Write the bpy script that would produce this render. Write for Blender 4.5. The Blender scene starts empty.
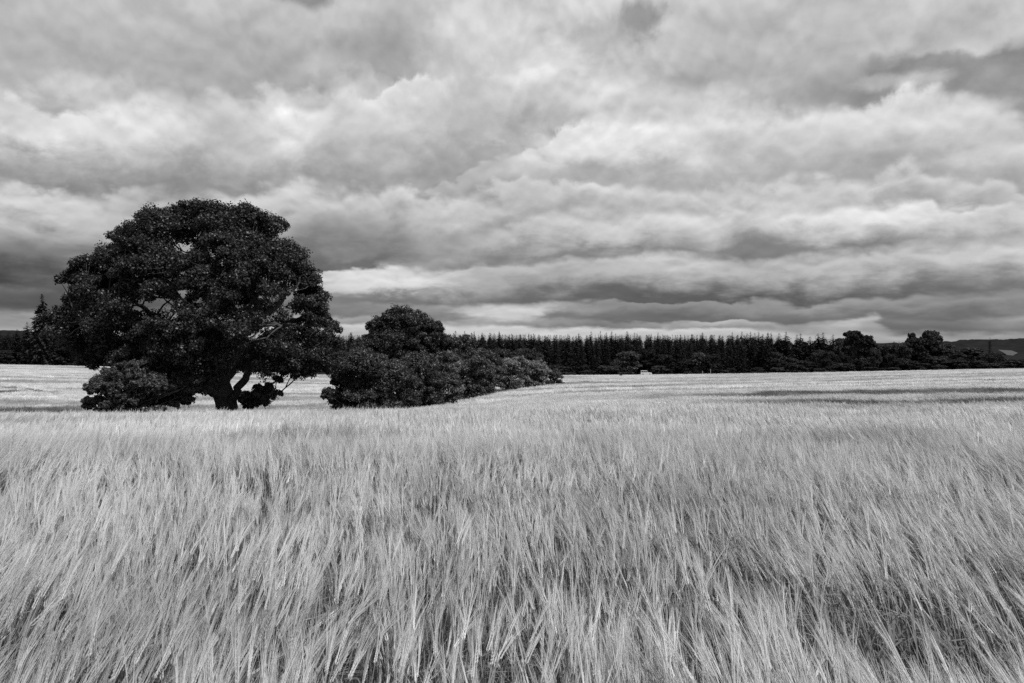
import bpy, math, random
import numpy as np

scene = bpy.context.scene
F = 796.0            # focal length in pixels of the 1024 px wide frame
HY = 348.0           # pixel row of the true horizon
EYE = 1.55

# ------------------------------------------------------------------ camera
cam_data = bpy.data.cameras.new('camera')
cam_data.sensor_width = 36.0
cam_data.lens = F / 1024.0 * 36.0
cam_data.shift_y = (HY - 341.5) / 1024.0
cam_data.clip_start = 0.05
cam_data.clip_end = 30000
cam = bpy.data.objects.new('camera', cam_data)
scene.collection.objects.link(cam)
cam.location = (0, 0, EYE)
cam.rotation_euler = (math.radians(90), 0, 0)
scene.camera = cam

# ------------------------------------------------------------------ view
scene.view_settings.view_transform = 'Standard'
scene.view_settings.look = 'None'
scene.view_settings.exposure = 0.0
scene.view_settings.gamma = 1.0
scene.view_settings.use_curve_mapping = False
scene.cycles.use_denoising = False
scene.cycles.max_bounces = 6
scene.cycles.diffuse_bounces = 3
scene.cycles.transmission_bounces = 4
scene.cycles.transparent_max_bounces = 8
scene.cycles.filter_width = 1.5

# ------------------------------------------------------------------ sun
SUN_EL, SUN_AZ = 57.0, 128.0      # azimuth measured from +Y towards +X: high behind the camera, to the right
sun_data = bpy.data.lights.new('sun', 'SUN')
sun_data.energy = 3.4
sun_data.angle = math.radians(0.5)
sun_data.color = (1.0, 1.0, 1.0)
sun = bpy.data.objects.new('sun', sun_data)
scene.collection.objects.link(sun)
sun.rotation_euler = (math.radians(90 - SUN_EL), 0, math.radians(180 - SUN_AZ))

# ------------------------------------------------------------------ sky
world = bpy.data.worlds.new("World")
scene.world = world
world.use_nodes = True
wt = world.node_tree
wt.nodes.clear()
SKY_STRENGTH = 0.1
def lin(v):
    v = v / 255.0
    return v / 12.92 if v <= 0.04045 else ((v + 0.055) / 1.055) ** 2.4
def N(kind, **kw):
    n = wt.nodes.new(kind)
    for k, v in kw.items():
        setattr(n, k, v)
    return n
def L(a, b):
    wt.links.new(a, b)
def M(op, a, b=None, c=None, clamp=False):
    n = N('ShaderNodeMath', operation=op, use_clamp=clamp)
    for i, v in enumerate((a, b, c)):
        if v is None:
            continue
        if isinstance(v, (int, float)):
            n.inputs[i].default_value = v
        else:
            L(v, n.inputs[i])
    return n.outputs[0]
def SMOOTH(x, lo, hi, a=0.0, b=1.0):
    n = N('ShaderNodeMapRange', interpolation_type='SMOOTHSTEP')
    for i, v in enumerate((x, lo, hi, a, b)):
        if isinstance(v, (int, float)):
            n.inputs[i].default_value = v
        else:
            L(v, n.inputs[i])
    return n.outputs[0]
def MIXF(f, a, b):
    n = N('ShaderNodeMix', data_type='FLOAT')
    for i, v in zip((0, 2, 3), (f, a, b)):
        if isinstance(v, (int, float)):
            n.inputs[i].default_value = v
        else:
            L(v, n.inputs[i])
    return n.outputs[0]
def NOISE(vec, scale, detail=4, rough=0.55, lac=2.0, dist=0.0):
    n = N('ShaderNodeTexNoise', noise_dimensions='3D')
    L(vec, n.inputs['Vector'])
    n.inputs['Scale'].default_value = scale
    n.inputs['Detail'].default_value = detail
    n.inputs['Roughness'].default_value = rough
    n.inputs['Lacunarity'].default_value = lac
    n.inputs['Distortion'].default_value = dist
    return n.outputs[0]
def COMB(x, y, z):
    n = N('ShaderNodeCombineXYZ')
    for i, v in enumerate((x, y, z)):
        if isinstance(v, (int, float)):
            n.inputs[i].default_value = v
        else:
            L(v, n.inputs[i])
    return n.outputs[0]

tc = N('ShaderNodeTexCoord')
sep = N('ShaderNodeSeparateXYZ'); L(tc.outputs['Generated'], sep.inputs[0])
dx, dy, dz = sep.outputs
AZ = M('MULTIPLY', M('ARCTAN2', dx, dy), 180 / math.pi)            # degrees of azimuth
EL = M('MULTIPLY', M('ARCSINE', dz), 180 / math.pi)                # degrees of elevation
AZMAX = 36.0
AZN = M('ADD', M('DIVIDE', AZ, 2 * AZMAX), 0.5, clamp=True)

def to_azel(px, py):
    t = (px - 512.0) / F
    az = math.atan(t)
    el = math.atan((HY - py) / F * math.cos(az))
    return math.degrees(az), math.degrees(el)

# cloud texture space: horizontal distance grows towards the horizon, so that cells flatten there
elc = M('ADD', M('MAXIMUM', EL, -1.0), 5.0)
depth = M('MULTIPLY', M('LOGARITHM', elc, math.e), 11.0)             # vertical coordinate, stretched near the horizon
rowscale = M('DIVIDE', 14.0, elc)                                   # how small things get
P1 = COMB(M('MULTIPLY', AZ, 0.055), M('MULTIPLY', depth, 0.17), 0.0)
P2 = COMB(M('MULTIPLY', AZ, 0.13), M('MULTIPLY', depth, 0.36), 3.7)
big = NOISE(P1, 1.0, 3, 0.5)
mid = NOISE(P2, 1.0, 6, 0.55, dist=0.35)
fine_v = COMB(M('MULTIPLY', AZ, 0.34), M('MULTIPLY', depth, 0.75), 9.1)
fine = NOISE(fine_v, 1.0, 7, 0.58, dist=0.25)
# relief: difference of the same noise a little higher up: tops of the puffs catch the light
P2u = COMB(M('MULTIPLY', AZ, 0.13), M('ADD', M('MULTIPLY', depth, 0.36), 0.16), 3.7)
midu = NOISE(P2u, 1.0, 6, 0.55, dist=0.35)
relief = M('SUBTRACT', mid, midu)
bigc = M('SUBTRACT', big, 0.5); midc = M('SUBTRACT', mid, 0.5); finec = M('SUBTRACT', fine, 0.5)
# billows: rounded puffs with narrow dark creases, and a relief taken from them
def BILLOW(sx, sy, z, off=0.0):
    v = COMB(M('ADD', M('MULTIPLY', AZ, sx), M('MULTIPLY', finec, 0.35)), M('ADD', M('ADD', M('MULTIPLY', depth, sy), off), M('MULTIPLY', midc, 0.5)), z)
    n = N('ShaderNodeTexVoronoi', feature='F1')
    L(v, n.inputs['Vector']); n.inputs['Scale'].default_value = 1.0
    n.inputs['Detail'].default_value = 2.0; n.inputs['Roughness'].default_value = 0.55
    return n.outputs['Distance']
puff = BILLOW(0.26, 0.55, 4.0)
puffu = BILLOW(0.26, 0.55, 4.0, 0.16)
puffrel = M('SUBTRACT', puffu, puff)

LAYERS = [
 # (edge noise amplitude in px, edge softness px, [(x, y_edge, top, bottom, thickness px), ...])   far layers last
 (0, 10, [(0,-60,190,165,140),(200,-60,200,162,140),(330,-60,200,158,130),(400,-60,190,152,120),(450,-60,200,188,140),(512,-60,200,195,140),
      (600,-60,205,200,130),(700,-60,205,166,130),(760,-60,205,170,130),(850,-60,195,172,120),(1024,-60,190,186,100)]),
 (26, 15, [(0,95,180,160,40),(700,100,180,160,40),(780,82,160,160,40),(820,68,146,150,60),(900,46,136,142,60),(960,42,138,144,60),(1024,28,136,142,60)]),
 (30, 9, [(0,84,200,132,98),(80,88,214,130,95),(170,90,214,136,92),(215,84,200,140,92),(255,98,205,140,80),(290,94,224,140,85),(335,84,200,140,90),(385,66,214,150,105),
      (430,60,212,150,105),(470,72,192,150,90),(515,60,214,168,44),(600,64,214,168,42),(655,72,205,168,40),(700,84,196,170,40),(780,98,185,170,40),(860,92,195,178,40),(895,68,222,178,50),
      (930,70,212,178,50),(965,86,200,172,40),(1024,106,184,168,40)]),
 (26, 8, [(0,182,170,150,40),(440,182,170,150,40),(500,140,185,155,50),(535,132,205,160,50),(575,114,216,165,60),(640,112,224,165,60),(720,105,216,165,62),(800,100,212,165,64),
      (900,98,210,158,66),(1024,114,204,150,60)]),
 (24, 8, [(0,182,200,66,100),(60,187,196,72,98),(130,192,182,84,95),(200,195,188,100,90),(250,186,200,104,85),(300,183,200,100,82),(340,186,190,98,80),(400,181,196,108,80),(445,186,198,126,76),
      (490,184,190,140,50),(540,172,192,150,40),(600,178,200,150,36),(700,179,196,152,32),(780,176,202,150,34),(860,176,206,148,34),(930,166,196,146,40),(1024,180,190,146,32)]),
 (15, 8, [(0,280,110,90,30),(330,270,150,120,30),(430,250,150,125,30),(490,226,184,124,38),(560,206,200,122,48),(650,200,206,118,50),(750,204,206,122,50),(850,204,218,118,46),(905,197,222,120,44),
      (960,203,204,118,40),(1024,202,204,126,38)]),
 (10, 5, [(0,288,128,92,14),(60,287,126,92,14),(250,284,130,100,16),(320,270,188,118,30),(350,267,204,114,32),(395,266,214,112,34),(435,270,200,108,30),(480,262,176,108,36),(560,256,178,100,40),
      (650,249,194,92,44),(750,258,190,90,36),(850,252,194,92,42),(930,241,194,104,46),(1024,232,200,110,52)]),
 (9, 3, [(0,303,100,86,10),(330,303,132,114,12),(450,301,150,118,12),(485,302,196,124,14),(530,300,190,120,14),(600,297,142,108,16),(680,300,132,104,16),(740,299,142,108,16),(850,298,152,112,16),
      (950,292,142,108,18),(1024,286,142,108,20)]),
 (6, 2.5, [(0,312,152,126,12),(330,315,162,126,10),(450,318,152,124,10),(500,314,172,126,12),(600,318,124,112,10),(660,322,152,124,8),(720,318,176,130,10),(800,321,152,126,10),(840,319,190,150,12),
      (876,313,186,150,14),(886,319,122,104,10),(950,316,112,100,12),(1024,312,152,118,14)]),
 (5, 2.5, [(0,324,165,104,22),(330,323,190,140,20),(450,322,198,150,22),(560,327,200,150,20),(700,326,196,150,22),(850,331,172,140,20),(1024,331,152,124,20)]),
]
YPX = 1.0 / F * 180 / math.pi        # degrees per px
col = None
nlayer = len(LAYERS)
for li, (amp, soft, stops) in enumerate(LAYERS):
    r = N('ShaderNodeValToRGB')
    cr = r.color_ramp
    cr.interpolation = 'LINEAR'
    while len(cr.elements) > 1:
        cr.elements.remove(cr.elements[0])
    for k, (x, y, tp, bt, th) in enumerate(stops):
        az, el = to_azel(x, y)
        pos = az / (2 * AZMAX) + 0.5
        e = cr.elements[0] if k == 0 else cr.elements.new(pos)
        e.position = pos
        e.color = (el / 30.0, lin(tp), lin(bt), th * YPX / 30.0)
    # a slow sideways wander keeps the ramp's corners from showing
    az_w = M('ADD', AZN, M('MULTIPLY', finec, 0.035))
    L(az_w, r.inputs[0])
    s = N('ShaderNodeSeparateColor'); L(r.outputs['Color'], s.inputs[0])
    edge = M('MULTIPLY', s.outputs[0], 30.0)
    top, bot = s.outputs[1], s.outputs[2]
    thick = M('MULTIPLY', r.outputs['Alpha'], 30.0)
    vec = COMB(M('MULTIPLY', AZ, 0.10 + 0.012 * li), M('MULTIPLY', depth, 0.20), 11.3 * li + 2.0)
    n1 = NOISE(vec, 1.0 + 0.10 * li, 8, 0.56, dist=0.3)
    n1c = M('SUBTRACT', n1, 0.5)
    warp = M('ADD', M('MULTIPLY', n1c, amp * 2.0 * YPX), M('MULTIPLY', M('ADD', M('MULTIPLY', finec, 1.0), M('MULTIPLY', M('SUBTRACT', 0.45, puff), 0.6)), amp * 1.2 * YPX))
    d = M('ADD', M('SUBTRACT', edge, EL), warp)                 # degrees below the cloud's upper edge
    f = M('DIVIDE', d, thick)
    f2 = M('ADD', f, M('ADD', M('MULTIPLY', midc, 1.3), M('MULTIPLY', finec, 0.8)))
    shade = SMOOTH(f2, 0.0, 1.0)
    c = MIXF(shade, top, bot)
    if col is None:
        col = c
    else:
        # the edge is crisp in some places and melts away in others
        softd = M('MULTIPLY', SMOOTH(big, 0.36, 0.66, 0.34, 2.1), soft * YPX)
        m = SMOOTH(d, M('MULTIPLY', softd, -1.0), softd)
        col = MIXF(m, col, c)
# the two small holes near the top of the picture and a few dark or light masses
def blob(px, py, rx, ry, val, k=1.0, nz=0.9):
    global col
    az, el = to_azel(px, py)
    a = M('DIVIDE', M('SUBTRACT', AZ, az), rx * YPX)
    b = M('DIVIDE', M('SUBTRACT', EL, el), ry * YPX)
    r2 = M('ADD', M('MULTIPLY', a, a), M('MULTIPLY', b, b))
    r2 = M('ADD', M('SQRT', r2), M('ADD', M('MULTIPLY', midc, nz * 2), M('MULTIPLY', finec, nz * 2)))
    m = M('MULTIPLY', SMOOTH(r2, 0.3, 1.25, 1.0, 0.0), k)
    col = MIXF(m, col, lin(val))
blob(642, 18, 20, 22, 130, 0.75, 1.1)
blob(600, 40, 50, 22, 165, 0.6)
blob(300, -3, 34, 9, 125, 0.8)
blob(400, 55, 40, 22, 150, 0.6)
blob(20, 266, 120, 28, 72, 0.65, 0.7)
blob(330, 240, 80, 26, 105, 0.55, 0.7)
blob(60, 300, 150, 12, 80, 0.7, 0.4)
for bx, by, brx, bry, bv, bk in [(285, 105, 30, 16, 232, .6), (375, 92, 46, 20, 222, .5), (110, 100, 70, 16, 222, .5), (15, 135, 50, 16, 225, .5), (590, 150, 90, 14, 228, .5), (560, 76, 60, 12, 224, .5),
        (912, 78, 36, 9, 225, .4), (905, 212, 80, 9, 226, .55), (640, 122, 70, 9, 222, .45), (372, 282, 52, 12, 222, .6), (20, 200, 60, 16, 205, .5), (505, 312, 40, 7, 212, .6), (590, 235, 60, 9, 195, .4), (980, 105, 40, 12, 215, .4)]:
    blob(bx, by, brx, bry, bv, bk, 1.3)
# puffy texture over everything
texm = M('ADD', 1.07, M('ADD', M('ADD', M('MULTIPLY', relief, 0.9), M('MULTIPLY', puffrel, 0.42)), M('ADD', M('MULTIPLY', midc, 0.5), M('MULTIPLY', finec, 0.44))))
texm = M('ADD', 1.07, M('MULTIPLY', M('SUBTRACT', texm, 1.07), SMOOTH(EL, 1.0, 12.0, 0.6, 1.0)))
col = M('MULTIPLY', col, M('MAXIMUM', texm, 0.3))
col = M('ADD', M('MULTIPLY', M('SUBTRACT', col, 0.40), 1.14), 0.41)
# above the frame the deck goes on as mottled grey cloud
high = M('ADD', 0.50, M('MULTIPLY', midc, 0.6))
col = MIXF(SMOOTH(EL, 27.0, 36.0), col, high)
# where the cloud thins, the (desaturated) clear sky shows through
sky = N('ShaderNodeTexSky', sky_type='NISHITA')
sky.sun_disc = False
sky.sun_elevation = math.radians(SUN_EL)
sky.sun_rotation = math.radians(SUN_AZ)
bw = N('ShaderNodeRGBToBW'); L(sky.outputs[0], bw.inputs[0])
clear = M('MULTIPLY', bw.outputs[0], SKY_STRENGTH)
col = MIXF(0.94, clear, col)
col = MIXF(SMOOTH(EL, -3.0, -0.2), 0.18, col)                        # below the horizon: dull ground light
bg = N('ShaderNodeBackground')
bg.inputs['Strength'].default_value = SKY_STRENGTH
L(M('DIVIDE', M('MAXIMUM', col, 0.0), SKY_STRENGTH), bg.inputs['Color'])
out = N('ShaderNodeOutputWorld'); L(bg.outputs[0], out.inputs[0])
world.cycles.sampling_method = 'MANUAL'
world.cycles.sample_map_resolution = 512

# ================================================================== helpers
rng = np.random.default_rng(7)
random.seed(7)
def link(o):
    scene.collection.objects.link(o)
    return o
def tag(o, label=None, cat=None, group=None, kind=None):
    if label: o['label'] = label
    if cat: o['category'] = cat
    if group: o['group'] = group
    if kind: o['kind'] = kind
    return o
def mesh_np(name, verts, faces, mat=None, smooth=False, attrs=None, mats=None, mat_idx=None):
    """verts (n,3); faces (m,k) array of one face size"""
    me = bpy.data.meshes.new(name)
    verts = np.ascontiguousarray(verts, dtype=np.float32)
    faces = np.ascontiguousarray(faces, dtype=np.int32)
    k = faces.shape[1]
    me.vertices.add(len(verts)); me.vertices.foreach_set('co', verts.ravel())
    me.loops.add(faces.size); me.loops.foreach_set('vertex_index', faces.ravel())
    me.polygons.add(len(faces))
    me.polygons.foreach_set('loop_start', np.arange(0, faces.size, k, dtype=np.int32))
    if mats:
        for m in mats: me.materials.append(m)
        if mat_idx is not None: me.polygons.foreach_set('material_index', np.asarray(mat_idx, dtype=np.int32))
    elif mat: me.materials.append(mat)
    me.polygons.foreach_set('use_smooth', np.full(len(faces), smooth))
    if attrs:
        for an, (typ, dom, data) in attrs.items():
            a = me.attributes.new(an, typ, dom)
            a.data.foreach_set('vector' if typ == 'FLOAT_VECTOR' else 'value', np.ascontiguousarray(data).ravel())
    me.update(); me.validate(verbose=False)
    return me
def obj(name, me, parent=None, loc=(0, 0, 0)):
    o = bpy.data.objects.new(name, me)
    o.location = loc
    o.parent = parent
    return link(o)
def empty(name, loc):
    o = bpy.data.objects.new(name, None)
    o.empty_display_size = 0.5
    o.location = loc
    return link(o)
class GB:
    """collects geometry as triangles/quads (quads only; a triangle repeats its last corner as separate arrays)"""
    def __init__(s): s.v = []; s.f = []; s.n = 0
    def add(s, v, f):
        s.v.append(np.asarray(v, float)); s.f.append(np.asarray(f, int) + s.n); s.n += len(v)
    def mesh(s, name, mat, **k):
        return mesh_np(name, np.vstack(s.v), np.vstack(s.f), mat, **k)
def tube(gb, pts, rad, sides=7):
    pts = np.asarray(pts, float); n = len(pts)
    rad = np.asarray(rad, float)
    tan = np.gradient(pts, axis=0); tan /= np.linalg.norm(tan, axis=1)[:, None] + 1e-9
    ref = np.array([1, 0, 0]) if abs(tan[0][0]) < 0.7 else np.array([0, 1, 0])
    a = np.linspace(0, 2 * np.pi, sides, endpoint=False)
    vs = []
    u = np.cross(tan[0], ref); u /= np.linalg.norm(u)
    for i in range(n):
        u = u - tan[i] * np.dot(u, tan[i]); u /= np.linalg.norm(u) + 1e-9
        w = np.cross(tan[i], u)
        vs.append(pts[i] + rad[i] * (np.cos(a)[:, None] * u + np.sin(a)[:, None] * w))
    v = np.vstack(vs)
    f = []
    for i in range(n - 1):
        for j in range(sides):
            k = (j + 1) % sides
            f.append((i * sides + j, i * sides + k, (i + 1) * sides + k, (i + 1) * sides + j))
    gb.add(v, f)

# ------------------------------------------------------------------ materials
def material(name):
    m = bpy.data.materials.new(name); m.use_nodes = True
    nt = m.node_tree; nt.nodes.clear()
    return m, nt
def plain(name, base, var=0.3, scale=3.0, rough=0.8, bump=0.0, stretch=(1, 1, 1), spec=0.3, detail=6, attr=None):
    m, nt = material(name)
    o = nt.nodes.new('ShaderNodeOutputMaterial'); p = nt.nodes.new('ShaderNodeBsdfPrincipled')
    p.inputs['Roughness'].default_value = rough
    p.inputs['Specular IOR Level'].default_value = spec
    tc_ = nt.nodes.new('ShaderNodeTexCoord'); mp = nt.nodes.new('ShaderNodeMapping'); mp.inputs['Scale'].default_value = stretch
    nt.links.new(tc_.outputs['Object'], mp.inputs[0])
    n = nt.nodes.new('ShaderNodeTexNoise'); n.inputs['Scale'].default_value = scale; n.inputs['Detail'].default_value = detail
    nt.links.new(mp.outputs[0], n.inputs['Vector'])
    r = nt.nodes.new('ShaderNodeMapRange')
    r.inputs['From Min'].default_value = 0.25; r.inputs['From Max'].default_value = 0.75
    r.inputs['To Min'].default_value = base * (1 - var); r.inputs['To Max'].default_value = base * (1 + var)
    nt.links.new(n.outputs[0], r.inputs[0])
    nt.links.new(r.outputs[0], p.inputs['Base Color'])
    if bump:
        b = nt.nodes.new('ShaderNodeBump'); b.inputs['Strength'].default_value = bump
        b.inputs['Distance'].default_value = 0.05
        nt.links.new(n.outputs[0], b.inputs['Height']); nt.links.new(b.outputs[0], p.inputs['Normal'])
    nt.links.new(p.outputs[0], o.inputs[0])
    return m
def leafy(name, base, trans=0.25, gloss=0.06, rough=0.45, attr='shade', objvar=0.0):
    """thin foliage: diffuse + light coming through + a waxy sheen; 'shade' is each leaf's own tone"""
    m, nt = material(name)
    o = nt.nodes.new('ShaderNodeOutputMaterial')
    at = nt.nodes.new('ShaderNodeAttribute'); at.attribute_name = attr
    mul = nt.nodes.new('ShaderNodeMath'); mul.operation = 'MULTIPLY'; mul.inputs[1].default_value = base
    nt.links.new(at.outputs['Fac'], mul.inputs[0])
    src = mul.outputs[0]
    if objvar:
        oi = nt.nodes.new('ShaderNodeObjectInfo')
        mr = nt.nodes.new('ShaderNodeMapRange'); mr.inputs['To Min'].default_value = 1 - objvar; mr.inputs['To Max'].default_value = 1 + objvar
        nt.links.new(oi.outputs['Random'], mr.inputs[0])
        m3 = nt.nodes.new('ShaderNodeMath'); m3.operation = 'MULTIPLY'
        nt.links.new(src, m3.inputs[0]); nt.links.new(mr.outputs[0], m3.inputs[1]); src = m3.outputs[0]
    d = nt.nodes.new('ShaderNodeBsdfDiffuse'); t = nt.nodes.new('ShaderNodeBsdfTranslucent'); g = nt.nodes.new('ShaderNodeBsdfGlossy')
    g.inputs['Roughness'].default_value = rough
    g.inputs['Color'].default_value = (0.8, 0.8, 0.8, 1)
    nt.links.new(src, d.inputs[0]); nt.links.new(src, t.inputs[0])
    mx = nt.nodes.new('ShaderNodeMixShader'); mx.inputs[0].default_value = trans
    nt.links.new(d.outputs[0], mx.inputs[1]); nt.links.new(t.outputs[0], mx.inputs[2])
    mx2 = nt.nodes.new('ShaderNodeMixShader'); mx2.inputs[0].default_value = gloss
    nt.links.new(mx.outputs[0], mx2.inputs[1]); nt.links.new(g.outputs[0], mx2.inputs[2])
    nt.links.new(mx2.outputs[0], o.inputs[0])
    return m
M_SOIL = plain('soil', 0.075, 0.4, 4.0, 0.95, 0.6, spec=0)
M_HILL = plain('wooded_hill', 0.019, 0.35, 0.05, 0.95, spec=0)
M_STUBBLE = plain('pale_field', 0.09, 0.1, 0.02, 0.95, spec=0)
M_BARK = plain('bark', 0.07, 0.45, 5.0, 0.9, 0.8, (1, 1, 0.25))
M_OAK = leafy('oak_leaf', 0.036, 0.15, 0.035, 0.45)
M_BUSH = leafy('shrub_leaf', 0.068, 0.18, 0.032, 0.48, objvar=0.3)
M_PALE = leafy('pale_leaf', 0.20, 0.22, 0.03, 0.5)
M_FAR = leafy('broadleaf', 0.042, 0.2, 0.012, 0.6, objvar=0.55)
M_SPRUCE = leafy('spruce_needles', 0.028, 0.1, 0.012, 0.5, objvar=0.35)
M_FEATHER = leafy('feathery_leaf', 0.075, 0.25, 0.03, 0.5)
M_GRASS = leafy('margin_grass', 0.13, 0.25, 0.03, 0.5)

# ================================================================== terrain
# rows of crop-top height seen from the eye, as (distance, picture row) for some picture columns
NEAR = [(1.5, 719.5), (3, 534), (5, 463), (8, 435), (12, 423)]
COLS = {
 -700: NEAR + [(20, 417), (30, 415), (45, 417), (66, 418), (90, 409), (130, 392), (200, 370), (260, 363), (320, 360), (500, 352), (900, 349)],
 0:    NEAR + [(20, 416), (30, 414), (45, 416), (66, 416), (90, 408), (130, 393), (200, 374), (260, 367), (320, 364), (500, 358), (900, 350)],
 160:  NEAR + [(20, 415), (30, 413), (45, 414), (66, 415), (90, 408), (130, 395), (200, 378), (260, 371), (320, 368), (500, 360), (900, 350)],
 330:  NEAR + [(20, 413), (30, 410), (45, 411), (66, 413), (90, 406), (130, 396), (200, 383), (260, 377), (320, 377), (500, 362), (900, 350)],
 450:  NEAR + [(20, 412), (30, 409), (45, 409), (66, 408.5), (90, 402), (130, 393), (200, 384), (260, 379.5), (320, 379), (500, 362), (900, 350)],
 560:  NEAR + [(20, 411), (30, 407), (45, 404), (66, 399), (90, 393), (130, 386), (170, 381.5), (200, 380), (260, 377.5), (320, 377), (500, 362), (900, 350)],
 640:  NEAR + [(20, 410), (30, 405.5), (45, 401), (66, 395), (90, 389.5), (130, 384), (200, 379), (260, 377), (320, 376.5), (500, 362), (900, 350)],
 800:  NEAR + [(20, 409), (30, 404), (45, 398.5), (66, 392), (90, 386.5), (130, 381), (200, 376.5), (260, 374.5), (320, 374.2), (500, 362), (900, 350)],
 1024: NEAR + [(20, 408), (30, 402), (45, 395.5), (66, 388), (90, 381.5), (130, 376), (200, 371), (260, 369), (320, 368.8), (500, 362), (900, 353)],
 1700: NEAR + [(20, 407), (30, 400), (45, 392), (66, 383), (90, 376), (130, 370), (200, 364), (260, 362), (320, 361), (500, 356), (900, 353)],
}
CROP = 0.85
_cx = np.array(sorted(COLS)); _lt = (_cx - 512.0) / F
_ld = np.linspace(np.log(1.5), np.log(900), 160)
_tab = []
for x in _cx:
    r = np.array(COLS[x], float)
    z = EYE - CROP + (HY - r[:, 1]) / F * r[:, 0]           # ground height
    zi = np.interp(_ld, np.log(r[:, 0]), z)
    _tab.append(zi)
_tab = np.array(_tab)
_k = np.exp(-0.5 * (np.arange(-9, 10) / 3.6) ** 2); _k /= _k.sum()
_tab = np.array([np.convolve(np.pad(t, 9, mode='edge'), _k, 'valid') for t in _tab])
_tt = np.linspace(_lt[0], _lt[-1], 200)
_tab = np.array([np.interp(_tt, _lt, _tab[:, j]) for j in range(_tab.shape[1])]).T
_k2 = np.exp(-0.5 * (np.arange(-9, 10) / 3.5) ** 2); _k2 /= _k2.sum()
_tab = np.array([np.convolve(np.pad(_tab[:, j], 9, mode='edge'), _k2, 'valid') for j in range(_tab.shape[1])]).T
def ground(X, Y):
    X = np.asarray(X, float); Y = np.asarray(Y, float)
    d = np.maximum(Y, 1.5)
    far = np.clip((np.log(np.maximum(Y, 1)) - np.log(900)) / 1.0, 0, 1)
    t = np.clip(X / np.maximum(d, 4.0), _tt[0], _tt[-1] - 1e-6)
    fi = (t - _tt[0]) / (_tt[1] - _tt[0]); i = np.clip(fi.astype(int), 0, len(_tt) - 2); fi = fi - i
    l = np.clip(np.log(d), _ld[0], _ld[-1] - 1e-6)
    fj = (l - _ld[0]) / (_ld[1] - _ld[0]); j = np.clip(fj.astype(int), 0, len(_ld) - 2); fj = fj - j
    z = (_tab[i, j] * (1 - fi) * (1 - fj) + _tab[i + 1, j] * fi * (1 - fj) + _tab[i, j + 1] * (1 - fi) * fj + _tab[i + 1, j + 1] * fi * fj)
    z = z * (1 - far) + (-4.0) * far
    return z
def gz(x, y): return float(ground(x, y))
def at(px, d):
    """world x,y of the picture column px at forward distance d, on the ground"""
    x = (px - 512.0) / F * d
    return x, d, gz(x, d)
# smooth value noise for the crop
_lat = rng.random((256, 256))
def vnoise(X, Y, s):
    x = np.asarray(X) / s; y = np.asarray(Y) / s
    i = np.floor(x).astype(int); j = np.floor(y).astype(int); fx = x - i; fy = y - j
    fx = fx * fx * (3 - 2 * fx); fy = fy * fy * (3 - 2 * fy)
    g = lambda a, b: _lat[a % 256, b % 256]
    return (g(i, j) * (1 - fx) * (1 - fy) + g(i + 1, j) * fx * (1 - fy) + g(i, j + 1) * (1 - fx) * fy + g(i + 1, j + 1) * fx * fy)

# ground sheet: fine near the camera, coarse towards the horizon
def axis(lim0, lim1, fine_, n):
    u = np.linspace(np.arcsinh(lim0 / fine_), np.arcsinh(lim1 / fine_), n)
    return fine_ * np.sinh(u)
gx = axis(-9000, 9000, 14.0, 321); gy = axis(-60, 14000, 14.0, 300)
XX, YY = np.meshgrid(gx, gy)
ZZ = ground(XX, YY)
V = np.stack([XX.ravel(), YY.ravel(), ZZ.ravel()], 1)
def grid_faces(nr, nc):
    i = np.arange(nr - 1)[:, None] * nc + np.arange(nc - 1)[None, :]
    i = i.ravel()
    return np.stack([i, i + 1, i + nc + 1, i + nc], 1)
gf = grid_faces(len(gy), len(gx))
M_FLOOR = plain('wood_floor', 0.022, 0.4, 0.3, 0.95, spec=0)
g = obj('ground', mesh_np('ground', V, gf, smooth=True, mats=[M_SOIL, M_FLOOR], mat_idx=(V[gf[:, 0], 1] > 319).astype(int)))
tag(g, kind='structure')

# distant wooded hills, one long ridge at the right and one at the left
def ridge(name, prof, d0, d1, base_py, label_kind='structure'):
    """prof: list of (px, py of the crest at distance d1); front foot at d0"""
    xs = np.linspace(prof[0][0], prof[-1][0], 400)
    tops = np.interp(xs, [p[0] for p in prof], [p[1] for p in prof])
    rows = 40; vv = []
    for r in range(rows):
        s = r / (rows - 1)
        d = d0 + (d1 - d0) * s if s <= 0.8 else d0 + (d1 - d0) * s
        prof_s = math.sin(min(1.0, s / 0.85) * math.pi / 2) if s <= 0.85 else math.cos((s - 0.85) / 0.15 * math.pi / 3)
        X = (xs - 512) / F * d
        zt = EYE + (HY - tops) / F * (d0 + (d1 - d0) * 0.85)
        zb = ground(X, np.full_like(X, d)) - 1.0
        n = (vnoise(X, np.full_like(X, d), 14.0) - 0.5) * 5.0 + (vnoise(X + 99, np.full_like(X, d), 45.0) - 0.5) * 5.0
        vv.append(np.stack([X, np.full_like(X, d), zb + (zt - zb) * prof_s + n * min(1, s * 4)], 1))
    o = obj(name, mesh_np(name, np.vstack(vv), grid_faces(rows, len(xs)), M_HILL, smooth=True))
    return tag(o, kind='structure')
ridge('hills', [(820, 346), (858, 344.2), (900, 343.8), (950, 343), (962, 341.8), (1024, 340), (1150, 338), (1500, 341)], 900, 1900, 348)
ridge('hills', [(-500, 337), (-100, 333), (0, 332), (30, 334), (80, 337), (160, 342), (240, 346)], 520, 900, 348)

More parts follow.
